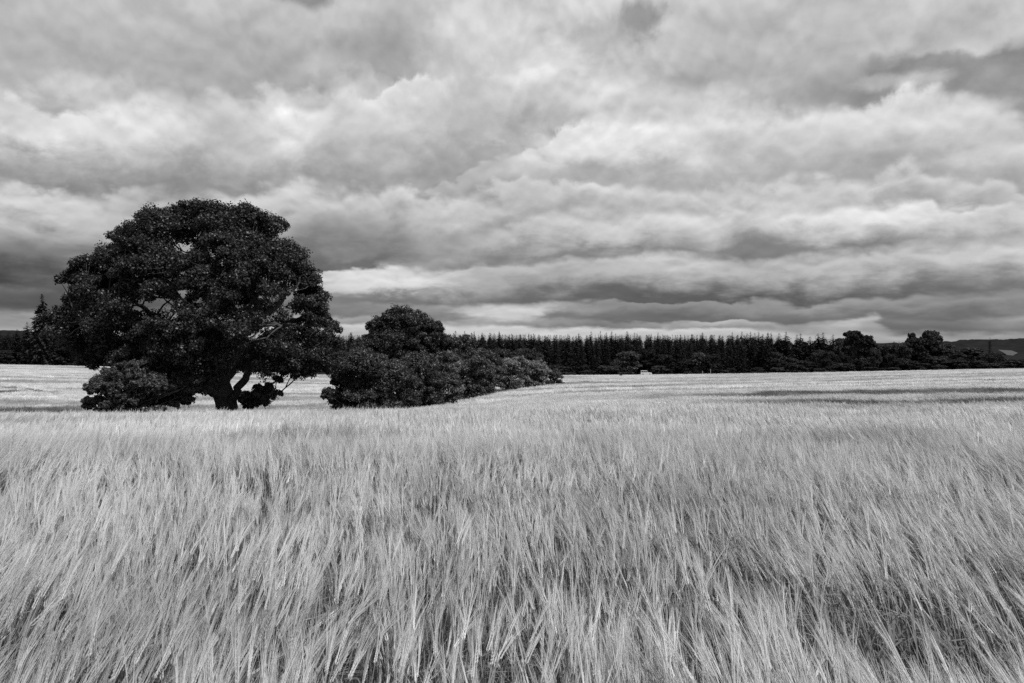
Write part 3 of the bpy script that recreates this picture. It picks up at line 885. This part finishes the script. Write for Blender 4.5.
# the skirt at the left, low over the crop
SK = []
for i in range(84):
    px = ro.uniform(122, 207); lo = np.interp(px, [86, 140, 185, 205], [406, 408, 404, 388]); hi = np.interp(px, [86, 100, 125, 160, 205], [400, 372, 356, 346, 350])
    py = ro.uniform(hi, lo)
    if px > 172 and py > 386 and ro.random() < .7: continue
    rad = ro.uniform(.6, 1.1); rp = rad / OD * F
    if px - rp < 82: px = 82 + rp
    SK.append((px, min(py, 409 - rp * .4), ro.uniform(-7, -3.0), rad))
for i in range(6): SK.append((ro.uniform(125, 160), ro.uniform(398, 405), ro.uniform(-7, -3), ro.uniform(.5, .8)))
for i in range(30):
    t_ = ro.random(); SK.append((243 + 37 * t_, np.interp(t_, [0, .5, 1], [401, 396, 388]) + ro.normal(0, 5.5), ro.uniform(-2.5, -.8), ro.uniform(.30, .5)))
for i in range(7): SK.append((ro.uniform(238, 262), ro.uniform(398, 408), ro.uniform(-3, -.5), ro.uniform(.35, .55)))
for i in range(12): SK.append((ro.uniform(160, 194), ro.uniform(388, 404), ro.uniform(-5, -2), ro.uniform(.3, .45)))
for i in range(9): SK.append((ro.uniform(296, 324), ro.uniform(362, 376), ro.uniform(-4, 3), ro.uniform(.6, .9)))
SC = []; SR = []
for px, py, off, rad in SK:
    SC.append(OW(px, py, off)); SR.append(rad)
allp = np.vstack([p[4:] for p, q in limb_pts]); own = np.concatenate([np.full(len(p) - 4, i) for i, (p, q) in enumerate(limb_pts)])
allr = np.concatenate([q[4:] for p, q in limb_pts])
for c in C + SC:
    dd = np.linalg.norm((allp - c) * np.array([1, 1, 1.0]), axis=1) + np.where(allp[:, 2] > c[2] + 1.0, 2.0, 0)
    j = int(np.argmin(dd)); p0 = allp[j]
    midp = (p0 + c) / 2 + ro.normal(0, .25, 3) + np.array([0, 0, -0.10 * np.linalg.norm(c - p0)])
    p, q = smooth_path([p0, midp, c], [min(allr[j] * .5, .11), .06, .025], 9, 0.06, ro)
    tube(limb_gbs[own[j]], p, q, 5)
    p5 = p[5]
    for s in range(2):
        e = c + ro.normal(0, .42, 3); p, q = smooth_path([p5, (p5 + e) / 2 + ro.normal(0, .1, 3), e], [.05, .035, .015], 5); tube(limb_gbs[own[j]], p, q, 4)
for gbl in limb_gbs:
    obj('limb', shift(gbl.mesh('limb', M_BARK, smooth=True), base), oak)
nq = crown_part(oak, C, R, 13, .42, 112, .175, M_OAK, 5, base)[1]
nq2 = crown_part(oak, SC, SR, 10, .45, 76, .165, M_OAK, 6, base, name='leafy_skirt')[1]
print('oak leaves', nq, nq2, len(C))

# ------------------------------------------------------------------ hedge trees and bushes
def bush(name, label, cat, d, ells, mat_, seed, dens=1.0, leaf=.26, trunk_px=None, group=None, lobe=(.7, 1.3), stems=5):
    """ells: crown masses in picture units (cx, cy, rx, ry[, off])"""
    r = np.random.default_rng(seed)
    cx = sum(e[0] for e in ells) / len(ells) if trunk_px is None else trunk_px
    b = np.array(at(cx, d)); b[2] -= .05
    root = empty(name, tuple(b)); tag(root, label, cat, group)
    C, R = [], []
    k = d / F
    leaf = leaf * .66
    for e in ells:
        ex, ey, rx, ry = e[:4]; off = e[4] if len(e) > 4 else 0
        vol = rx * k * ry * k * min(rx, ry * 1.3) * k
        n = int(max(7, vol ** .75 * 3.2 * dens))
        for i in range(n):
            rad = r.uniform(*lobe) * min(1.0, .35 + ry * k / 4)
            u = r.normal(size=3); u /= np.linalg.norm(u); u *= (r.uniform(.5, 1)) ** .5
            sx = max(rx * k - rad * .75, .1); sz = max(ry * k - rad * .75, .1)
            z = EYE + (HY - ey) * k + u[2] * sz
            if u[2] < 0:
                z = b[2] + .3 + (EYE + (HY - ey) * k - b[2] - .3) * (1 + u[2] * 1.0) if stems > 1 else z
                u[:2] *= 1.0 / max(.45, math.hypot(u[0], u[1])) * r.uniform(.6, .95)
            C.append(np.array([(ex - 512) * k + u[0] * sx, d + off + u[1] * sx * .8, z])); R.append(rad)
    gz0 = b[2]
    C = np.array(C); R = np.array(R)
    C[:, 2] = np.maximum(C[:, 2], gz0 + R * .6)
    g1 = GB()
    for s in range(stems):
        o_ = np.array([r.normal(0, .25), r.normal(0, .25), 0]) * (stems > 1)
        j = r.integers(0, len(C)); e = C[j]
        p, q = smooth_path([b + o_ - [0, 0, .2], b + o_ + (e - b) * [.25, .25, .5] + r.normal(0, .15, 3), e], [.16 if stems > 1 else .3, .10 if stems > 1 else .2, .03], 9, .04, r)
        tube(g1, p, q, 6)
    for j in range(0, len(C), 3):
        e = C[j]; st = b + np.array([0, 0, (e[2] - b[2]) * r.uniform(.2, .5)])
        p, q = smooth_path([st, (st + e) / 2 + r.normal(0, .2, 3), e], [.07, .05, .02], 7, .03, r); tube(g1, p, q, 5)
    obj('trunk' if stems == 1 else 'stems', shift(g1.mesh('stems', M_BARK, smooth=True), b), root)
    crown_part(root, C, R, 11, .42, int(80 * max(.6, min(1, 90 / d))), leaf, mat_, seed + 1, b)
    return root
bush('broadleaf_tree', 'domed dark tree rising tallest behind the bushes, right of the big oak', 'tree', 96,
     [(402, 333, 36, 28), (396, 345, 40, 22), (415, 340, 28, 26), (388, 330, 24, 18), (372, 358, 26, 26), (440, 352, 24, 26, 2), (395, 372, 40, 30), (434, 332, 10, 14, 2)], M_BUSH, 50, 1.0, .3, 404, stems=1)
bush('hawthorn_bush', 'dense rounded bush at the near left end of the hedge, close to the oak', 'bush', 71,
     [(362, 376, 33, 32), (395, 384, 28, 26, 1), (350, 396, 22, 16), (380, 400, 30, 12, -1), (332, 396, 9, 11, -1), (352, 380, 18, 20), (338, 384, 12, 16)], M_BUSH, 52, 1.15, .25, 366)
bush('hawthorn_bush', 'broad paler-tipped bush in the hedge, right in front of the domed tree', 'bush', 79,
     [(420, 378, 28, 28), (436, 386, 24, 22, 1), (408, 392, 30, 18, -1), (446, 364, 14, 14, 2)], M_FEATHER, 54, 1.1, .26, 424)
bush('hawthorn_bush', 'paler feathery bush tucked under the low left branches of the big oak', 'bush', 57,
     [(114, 390, 33, 18), (128, 374, 26, 16), (104, 398, 24, 10), (148, 388, 24, 18), (93, 402, 13, 7), (98, 384, 13, 8), (168, 386, 20, 20, 3), (140, 364, 14, 12, 1)], M_FEATHER, 48, 3.4, .22, 118, lobe=(.5, .95), stems=9)
bush('elder_bush', 'loose greyish bush with thin upright stems at the hedge foot beside the grass margin', 'bush', 90,
     [(450, 374, 16, 26, -1), (456, 392, 14, 11, -1)], M_PALE, 56, .6, .22, 452, lobe=(.5, .9))
bush('hawthorn_bush', 'rounded dark bush in mid hedge overhanging the grass margin', 'bush', 108,
     [(474, 374, 22, 20), (466, 386, 16, 10), (488, 382, 12, 11)], M_BUSH, 58, 1.1, .3, 474)
bush('broadleaf_tree', 'slim grey-green tree standing between the domed tree and the spruce wood', 'tree', 132,
     [(462, 348, 14, 17), (450, 352, 14, 18), (474, 358, 14, 14)], M_BUSH, 60, 1.0, .34, 461, stems=1)
bush('broadleaf_tree', 'low round tree filling the hedge behind the mid bushes', 'tree', 138,
     [(492, 364, 14, 14), (484, 372, 14, 12)], M_BUSH, 62, 1.0, .34, 490, stems=1)
bush('whitebeam_bush', 'pale-topped round bush, left of the light pair near the hedge end', 'bush', 146,
     [(512, 370, 17, 14), (520, 366, 12, 11), (500, 376, 10, 9)], M_PALE, 64, 1.2, .34, 511, lobe=(.8, 1.3))
bush('whitebeam_bush', 'pale-topped round bush, right of the light pair near the hedge end', 'bush', 150,
     [(536, 371, 14, 12), (528, 376, 12, 9), (541, 375, 10, 8)], M_PALE, 66, 1.2, .34, 534, lobe=(.8, 1.3))
bush('hawthorn_bush', 'small dark bush closing the far right end of the hedge', 'bush', 164,
     [(550, 375, 12, 8), (557, 377, 7, 6)], M_BUSH, 68, 1.2, .32, 551)
bush('hawthorn_bush', 'leafy dark bush under the slim tree, between mid hedge and pale pair', 'bush', 126,
     [(488, 380, 14, 10), (496, 374, 10, 10)], M_BUSH, 70, 1.1, .32, 491)

# ------------------------------------------------------------------ the wood
def copy_thing(root, loc, rz, sc, label=None, group=None):
    c = root.copy(); scene.collection.objects.link(c); c.location = loc; c.rotation_euler = (0, 0, rz); c.scale = sc
    if label: c['label'] = label
    if group: c['group'] = group
    elif 'group' in c: del c['group']
    for ch in [o for o in root.children]:
        d = ch.copy(); scene.collection.objects.link(d); d.parent = c
    return c
def spruce_meshes(seed, H=17.0, rmax=2.3, whorl=.42, nb=8, droop=.28, tuft=.42, sparse=0.0):
    r = np.random.default_rng(seed)
    g1 = GB(); tube(g1, [[0, 0, -.3], [0, 0, H * .5], [0, 0, H]], [.24, .15, .02], 6)
    P = []; A = []
    z = 0.6
    while z < H - .15:
        f = z / H
        rr = rmax * (1 - f) ** .62 * r.uniform(.75, 1.15) + .10
        for b in range(nb if f < .85 else 5):
            if r.random() < sparse: continue
            a = r.uniform(0, 2 * math.pi); L_ = rr * r.uniform(.6, 1.15)
            m = max(2, int(L_ / .30))
            for s in range(m):
                t = (s + r.random()) / m
                P.append([math.cos(a) * L_ * t, math.sin(a) * L_ * t, z - droop * L_ * t * t * 1.2 + .10 * L_ * t + r.normal(0, .05)]); A.append(a + r.normal(0, .6))
        z += whorl * (1 - .45 * f)
    # leader
    for s in range(7): P.append([r.normal(0, .04), r.normal(0, .04), H - .1 * s]); A.append(r.uniform(0, 6.28))
    P = np.array(P); A = np.array(A); m = len(P)
    dirn = np.stack([np.cos(A), np.sin(A), r.normal(-.15, .35, m)], 1); dirn /= np.linalg.norm(dirn, axis=1)[:, None]
    side = np.cross(dirn, [0, 0, 1.0]); side += r.normal(0, .4, side.shape); side /= np.linalg.norm(side, axis=1)[:, None]
    small = np.clip((H - P[:, 2]) / 2.5, .5, 1.0)
    s = (tuft * r.uniform(.7, 1.3, m) * small)[:, None]
    V = np.stack([P - dirn * s * .5, P - side * s * .45, P + dirn * s * .75, P + side * s * .45], 1).reshape(-1, 3)
    sh = np.repeat(np.clip(r.normal(1, .2, m), .4, 1.7), 4)
    return g1.mesh('trunk', M_BARK, smooth=True), mesh_np('crown', V, np.arange(m * 4).reshape(-1, 4), M_SPRUCE, attrs={'shade': ('FLOAT', 'POINT', sh.astype(np.float32))})
SPR = [spruce_meshes(700 + i, rmax=[3.0, 3.6, 2.8, 3.3, 3.8, 3.0][i], whorl=.40, nb=10, sparse=[0, 0, .1, 0, .05, .15][i]) for i in range(6)]
def place_spruce(px, d, top_py, label, group=None, rs=None, k=None, width=1.0):
    r = rs
    x, y, z = at(px, d)
    h = (HY - top_py) / F * d + EYE - z
    k = int(r.integers(0, 6)) if k is None else k
    root = empty('spruce_tree', (x, y, z)); tag(root, label, 'tree', group)
    s = h / 17.0
    root.scale = (s ** .5 * width, s ** .5 * width, s); root.rotation_euler = (0, 0, r.uniform(0, 6.28))
    obj('trunk', SPR[k][0], root); obj('crown', SPR[k][1], root)
    return root
rw = np.random.default_rng(77)
BR = []
def broadleaf_meshes(seed, H=10.0, Rm=4.0, n=30, lobe=(1.0, 1.7), leaf=.5, per=34, low=.12, gap=False):
    r = np.random.default_rng(seed); C = []; R = []
    for i in range(n):
        z = r.uniform(low, .93) * H; f = z / H
        w = Rm * math.sin(min(1, (f + .18) / .75) * math.pi / 2) * (1 if f < .6 else math.sqrt(max(.05, 1 - ((f - .6) / .42) ** 2)))
        a = r.uniform(0, 6.28); rho = math.sqrt(r.uniform(.25, 1))
        rad = r.uniform(*lobe); ww = max(.2, w - rad * .6) * rho
        if i < n * .14: z = H - rad * .8; ww = min(ww, r.uniform(.0, Rm * .45))
        elif i < n * .32: z = r.uniform(.72, .86) * H; ww = r.uniform(.2, .62) * Rm
        C.append([ww * math.cos(a), ww * math.sin(a), min(z, H - rad * .7)]); R.append(rad)
    C = np.array(C); R = np.array(R)
    g1 = GB(); tube(g1, [[0, 0, -.3], [.1, 0, H * .25], [0, .1, H * .6]], [.38, .28, .12], 7)
    for c in C[::2]:
        st = np.array([0, 0, c[2] * .45]); p, q = smooth_path([st, (st + c) / 2 + r.normal(0, .2, 3), c], [.14, .09, .03], 6); tube(g1, p, q, 4)
    c2, r2 = sub_clumps(C, R, 9, .42, r)
    V, Fq, sh = leaf_quads(c2, r2, per, leaf, r)
    return (g1.mesh('trunk', M_BARK, smooth=True), (V, Fq, sh))
def fin(t, mat_):
    V, Fq, sh = t[1]
    return t[0], mesh_np('crown', V, Fq, mat_, attrs={'shade': ('FLOAT', 'POINT', sh.astype(np.float32))})
BL = [fin(broadleaf_meshes(800 + i, Rm=[4, 3.4, 4.6, 3.8, 5, 3.2][i], n=[54, 48, 56, 52, 60, 46][i], lobe=(.9, 1.5), low=.04), M_FAR) for i in range(6)]
SH = [fin(broadleaf_meshes(820 + i, H=5.0, Rm=3.0, n=26, lobe=(.7, 1.15), leaf=.42, per=34, low=.05), M_FAR) for i in range(4)]
ML = [fin(broadleaf_meshes(860 + i, H=8.0, Rm=[5, 4.6, 5.4, 4.8, 5.2][i], n=50, lobe=(.9, 1.5), leaf=.42, per=34, low=.04), M_FAR) for i in range(5)]
M_FARP = leafy('paler_broadleaf', 0.065, 0.2, 0.03, 0.5)
BP = fin(broadleaf_meshes(840, Rm=4.4, n=50, per=32, low=.04), M_FARP)
def place_broad(px, d, top_py, width_px, label, group=None, rs=rw, lib=None, k=None, name='broadleaf_tree', cat='tree', H=10.0, Rm=4.0):
    lib = BL if lib is None else lib
    x, y, z = at(px, d); h = (HY - top_py) / F * d + EYE - z
    k = int(rs.integers(0, len(lib))) if k is None else k
    root = empty(name, (x, y, z)); tag(root, label, cat, group)
    w = width_px / 2 / F * d / Rm
    root.scale = (w, w, h / H); root.rotation_euler = (0, 0, rs.uniform(0, 6.28))
    obj('trunk', lib[k][0], root); obj('crown', lib[k][1], root)
    return root
# the long dark spruce plantation: four staggered rows
GW = 'spruces of the long dark plantation'; LW = 'dark pointed spruce among the even rows of the long plantation behind the far barley'
def wood_top(px):
    return np.interp(px, [-150, 0, 40, 100, 330, 440, 560, 700, 770], [331, 331, 334, 333, 335, 333, 334.5, 334, 335])
n_sp = 0
for row in range(4):
    d = 334 + row * 8.0
    px = -110.0 + row * 2.5
    while px < 772:
        if not (110 < px < 312 and row > 1):
            tj = wood_top(px) + abs(rw.normal(0, 2.6)) - 1.8 + 1.6 * math.sin(px * .045 + row) + [5.5, 1.5, 0, -.6][row] * rw.uniform(.4, 1.0)
            place_spruce(px, d + rw.uniform(-2.5, 2.5), tj, LW, GW, rw, width=rw.uniform(.8, 1.5)); n_sp += 1
        px += rw.uniform(10.0, 15.0) if row < 1 else rw.uniform(7.5, 12.5)
print('spruces', n_sp)
# the plantation goes on behind the trees one can tell apart
pc = bpy.data.collections.new('spruce_mass')
for i in range(6):
    jm = bpy.data.objects.new('spruce_mass_%d' % i, SPR[i][1]); pc.objects.link(jm)
PP = []
for row in range(5):
    d = 366 + row * 7.0; px = -130.0
    while px < 770:
        PP.append(at(px, d) + (wood_top(px) + abs(rw.normal(0, 1.4)),)); px += rw.uniform(7, 11)
PP = np.array(PP); hh = ((HY - PP[:, 3]) / F * PP[:, 1] + EYE - PP[:, 2]) / 17.0; m_ = len(PP)
o = scatter('spruce_wood', PP[:, :3], np.stack([np.zeros(m_), np.zeros(m_), rw.uniform(0, 6.28, m_)], 1), np.stack([np.ones(m_), np.ones(m_), hh], 1), rw.integers(0, 6, m_), pc)
tag(o, 'dense depth of the dark spruce plantation behind its front rows', 'wood', kind='stuff')
# single spruces one can point at
for px, top, lab in [(768, 332.5, 'first pointed spruce left of the gap in the skyline, at the wood\'s right end'),
                     (779, 333, 'pointed spruce just left of the tallest spire at the right end of the wood'),
                     (786, 331.5, 'narrow spire-like spruce, tallest point at the right end of the dark wood'),
                     (797, 334.5, 'short narrow spruce right of the tallest spire, standing close beside another'),
                     (800.5, 333.5, 'narrow spruce paired closely with a shorter one before the small skyline gap'),
                     (810, 336.5, 'low spruce tip alone in the middle of the small skyline gap'),
                     (818, 333.5, 'left half of the twin-topped dark spruce clump'),
                     (823, 332.5, 'right half of the twin-topped dark spruce clump'),
                     (833, 334.5, 'single spruce peak next left of the tall rounded tree')]:
    place_spruce(px, 338 + rw.uniform(-3, 3), top, lab, None, rw, width=1.9 if px in (818, 823) else 1.5)
# tall open spruce left of the oak
tt_ = spruce_meshes(760, H=17.0, rmax=4.2, whorl=.5, nb=9, droop=.42, tuft=.75, sparse=.03)
x, y, z = at(42, 322); h = (HY - 294) / F * 322 + EYE - z
root = empty('spruce_tree', (x, y, z)); tag(root, 'tall spruce with ragged open branches standing up just left of the big oak', 'tree')
root.scale = (1.5, 1.5, h / 17.0); obj('trunk', tt_[0], root); obj('crown', tt_[1], root)
for px, top, lab, d in [(53, 306, 'second tall spruce, half hidden behind the left edge of the oak', 326), (27, 322, 'short spruce tip at the left of the tall ragged spruce', 326),
                     (17, 329, 'small spruce tip second left of the tall ragged spruce', 328), (66, 314, 'dark spruce seen through the low left twigs of the oak', 330), (35, 318, 'spruce shoulder close against the left flank of the tall ragged spruce', 330)]:
    place_spruce(px, d, top, lab, None, rw, width=1.3)
# rounded trees and shrubs along the wood's foot
GB_ = 'rounded trees along the foot of the dark wood'; LB = 'dark rounded broadleaf tree at the foot of the long spruce wood'
GS = 'shrubs along the edge of the far barley'; LS = 'low dark shrub at the far edge of the barley under the wood'
px = -90.0
while px < 770:
    if not (630 < px < 668 or 135 < px < 225):
        place_broad(px, rw.uniform(325, 331), (tp_ := rw.choice([351, 356, 361, 366]) + rw.uniform(-2.5, 2.5) - (px < 120) * 6), (378 - tp_) * rw.uniform(.85, 1.25), LB, GB_, rw, ML, H=8.0, Rm=5.0)
    px += rw.uniform(10, 30)
px = -90.0
while px < 1100:
    if not (634 < px < 670 or 150 < px < 215):
        rr_ = np.interp(px, [0, 160, 330, 640, 1024], [366, 370, 379, 378, 371])
        place_broad(px, rw.uniform(321.5, 323.5), rr_ - (hh_ := rw.choice([3.5, 5, 7, 11]) * rw.uniform(.85, 1.2)), hh_ * rw.uniform(1.4, 2.0) + 4, LS, GS, rw, SH, None, 'shrub', 'shrub', 5.0, 3.0)
    px += rw.uniform(8, 19)
place_broad(628, 327, 352, 25, 'round paler-crowned tree left of the parked white vehicle', None, rw, [BP], 0)
place_broad(659, 323, 366, 15, 'small pale round shrub right of the parked white vehicle', None, rw, [BP], 0, 'shrub', 'shrub')
place_broad(664, 329, 355, 22, 'low arching tree rising over the small pale shrub beside the vehicle', None, rw)
place_broad(699, 329, 353, 16, 'small light-topped tree in front of the spruces, midway along the wood', None, rw, [BP], 0)
place_broad(648, 332, 350, 24, 'dark tree directly behind the parked white vehicle', None, rw)
place_broad(621, 300, 373.6, 4.2, 'tiny dark bush standing alone in the barley just left of the vehicle', None, rw, SH, 0, 'shrub', 'shrub', 5.0, 3.0)
# the mixed wood at the right
GR = 'rounded trees of the mixed wood at the right'; LR = 'dark rounded tree in the lower mixed wood right of the spruces'
px = 770.0
while px < 1120:
    place_broad(px, rw.uniform(340, 352), np.interp(px, [770, 830, 880, 960, 985, 1000, 1024, 1120], [341, 342, 345, 347, 350, 355, 356, 356]) + rw.uniform(-1, 6), rw.uniform(20, 30), LR, GR, rw)
    px += rw.uniform(13, 20)
px = 775.0
while px < 1120:
    place_broad(px, rw.uniform(327, 334), np.interp(px, [770, 880, 960, 1024, 1120], [354, 354, 353, 360, 360]) + rw.choice([-4, 0, 4, 8]) + rw.uniform(-2, 2), rw.uniform(15, 26), LR, GR, rw, ML, H=8.0, Rm=5.0)
    px += rw.uniform(9, 17)
place_broad(853, 336, 331.5, 24, 'tall round-headed tree, left and higher part of a touching pair left of the skyline gap', None, rw, k=0)
place_broad(867, 335, 336, 23, 'tall round tree sloping down to the right beside the higher round-headed one', None, rw, k=1)
place_broad(840, 337, 339, 16, 'dark rounded tree between the last spruce peak and the round-headed tree', None, rw, k=3)
place_broad(912, 338, 333.5, 15, 'smaller airy tree with sky gaps, left of the big round crown on the right', None, rw, [fin(broadleaf_meshes(851, Rm=4.0, n=36, lobe=(.8, 1.2), per=26, low=.04), M_FAR)], 0)
place_broad(931, 335, 331, 24, 'big round-crowned tree standing highest above the mixed wood at the right', None, rw, [fin(broadleaf_meshes(852, Rm=4.0, n=60, lobe=(1.0, 1.5), per=34, low=.04), M_FAR)], 0)
place_broad(943, 332, 344, 24, 'dark tree low against the right flank of the big round crown', None, rw, k=4)
place_broad(905, 333, 343, 20, 'dark tree low against the left flank of the airy tree', None, rw, k=0)
place_broad(920, 333, 338, 30, 'dark leafy tree under the big round crown on the right', None, rw, k=2)
for px, top, lab in [(894, 341, 'low spruce peak, left of a small pair before the airy tree'), (899, 341.5, 'low spruce peak, right of a small pair before the airy tree'), (886, 344, 'squat spruce tip in the dip between the two tall round groups')]:
    place_spruce(px, 340, top, lab, None, rw)
x, y, z = at(990, 520); h = (HY - 337.5) / F * 520 + EYE - z
root = empty('pine_tree', (x, y, z)); tag(root, 'lone thin conifer poking above the distant ridge at the far right', 'tree'); root.scale = (.75, .75, h / 17)
obj('trunk', SPR[2][0], root); obj('crown', SPR[5][1], root)

# ================================================================== small things at the wood's edge
M_WHITE = plain('white_paint', 0.75, 0.04, 2.0, 0.35, spec=0.5)
M_GLASS = plain('dark_glass', 0.02, 0.1, 2.0, 0.08, spec=0.6)
M_TYRE = plain('tyre_rubber', 0.02, 0.2, 8.0, 0.85)
M_RIM = plain('wheel_steel', 0.4, 0.1, 4.0, 0.4)
M_LAMP = plain('lamp_glass', 0.6, 0.05, 4.0, 0.1, spec=0.8)
M_POST = plain('weathered_wood', 0.42, 0.25, 6.0, 0.9, 0.4, (1, 1, .3))
def prism(name, prof, y0, y1, mat_, parent, bev=0.04):
    """side profile (x, z) pushed across the vehicle's width"""
    import bmesh
    bm = bmesh.new()
    a = [bm.verts.new((x, y0, z)) for x, z in prof]; b = [bm.verts.new((x, y1, z)) for x, z in prof]
    bm.faces.new(a); bm.faces.new(b[::-1])
    for i in range(len(prof)):
        j = (i + 1) % len(prof); bm.faces.new((a[j], a[i], b[i], b[j]))
    bmesh.ops.recalc_face_normals(bm, faces=bm.faces)
    if bev: bmesh.ops.bevel(bm, geom=bm.edges[:], offset=bev, segments=2, affect='EDGES')
    me = bpy.data.meshes.new(name); bm.to_mesh(me); bm.free(); me.materials.append(mat_)
    return obj(name, me, parent)
vx, vy, vz = at(646, 320.2)
veh = empty('off_road_vehicle', (vx, vy, vz + .15)); tag(veh, 'white off-road vehicle with dark windows parked side-on at the foot of the dark wood', 'vehicle')
prism('body', [(-2.2, .55), (-2.2, 1.45), (.75, 1.45), (.85, 1.40), (2.1, 1.30), (2.25, 1.1), (2.25, .55), (1.85, .5), (1.75, .85), (1.15, .85), (1.0, .5), (-.95, .5), (-1.1, .85), (-1.7, .85), (-1.8, .5)], -.85, .85, M_WHITE, veh)
prism('cabin_glass', [(-2.12, 1.452), (-2.05, 1.98), (.35, 1.98), (.72, 1.452)], -.80, .80, M_GLASS, veh, .02)
prism('roof', [(-2.15, 1.985), (-2.12, 2.16), (.30, 2.16), (.42, 1.985)], -.84, .84, M_WHITE, veh, .03)
for xx in (-2.08, -1.0, -.2, .5):
    prism('pillar', [(xx - .05, 1.455), (xx - .05, 1.982), (xx + .05, 1.982), (xx + .05, 1.455)], -.835, -.806, M_WHITE, veh, 0)
for sx in (-1.4, 1.45):
    for sy in (-.80, .80):
        g1 = GB(); an = np.linspace(0, 2 * np.pi, 20, endpoint=False)
        ring = [(sy - .11, .30), (sy - .11, .38), (sy - .06, .41), (sy + .06, .41), (sy + .11, .38), (sy + .11, .30)]
        v = np.vstack([np.stack([sx + rr_ * np.cos(an), np.full(20, yy), .28 + rr_ * np.sin(an)], 1) for yy, rr_ in ring])
        f = [(i * 20 + j, i * 20 + (j + 1) % 20, ((i + 1) % 6) * 20 + (j + 1) % 20, ((i + 1) % 6) * 20 + j) for i in range(6) for j in range(20)]
        g1.add(v, f); w = obj('wheel', g1.mesh('tyre', M_TYRE, smooth=True), veh)
        import bmesh
        bm = bmesh.new(); bmesh.ops.create_cone(bm, cap_ends=True, segments=20, radius1=.29, radius2=.24, depth=.16)
        bmesh.ops.rotate(bm, verts=bm.verts, cent=(0, 0, 0), matrix=__import__('mathutils').Matrix.Rotation(math.radians(90), 3, 'X'))
        bmesh.ops.translate(bm, verts=bm.verts, vec=(sx, sy, .28))
        me = bpy.data.meshes.new('rim'); bm.to_mesh(me); bm.free(); me.materials.append(M_RIM); obj('rim', me, w)
for sy in (-.6, .6):
    prism('headlight', [(2.252, .95), (2.252, 1.12), (2.28, 1.10), (2.28, .97)], sy - .1, sy + .1, M_LAMP, veh, 0)
prism('bumper', [(2.253, .55), (2.253, .72), (2.38, .70), (2.38, .57)], -.85, .85, M_TYRE, veh, .01)
for px, hh, lab in [(702.5, 1.9, 'short pale post at the barley edge, left of two on the wood side'), (710.5, 2.6, 'slightly taller pale post at the barley edge, right of two on the wood side')]:
    x, y, z = at(px, 319.6)
    g1 = GB(); tube(g1, [[0, 0, -.3], [.02, 0, hh * .5], [0, 0, hh], [0, 0, hh + .04]], [.10, .095, .085, .02], 8)
    o = obj('fence_post', g1.mesh('fence_post', M_POST), None, (x, y, z)); tag(o, lab, 'post')
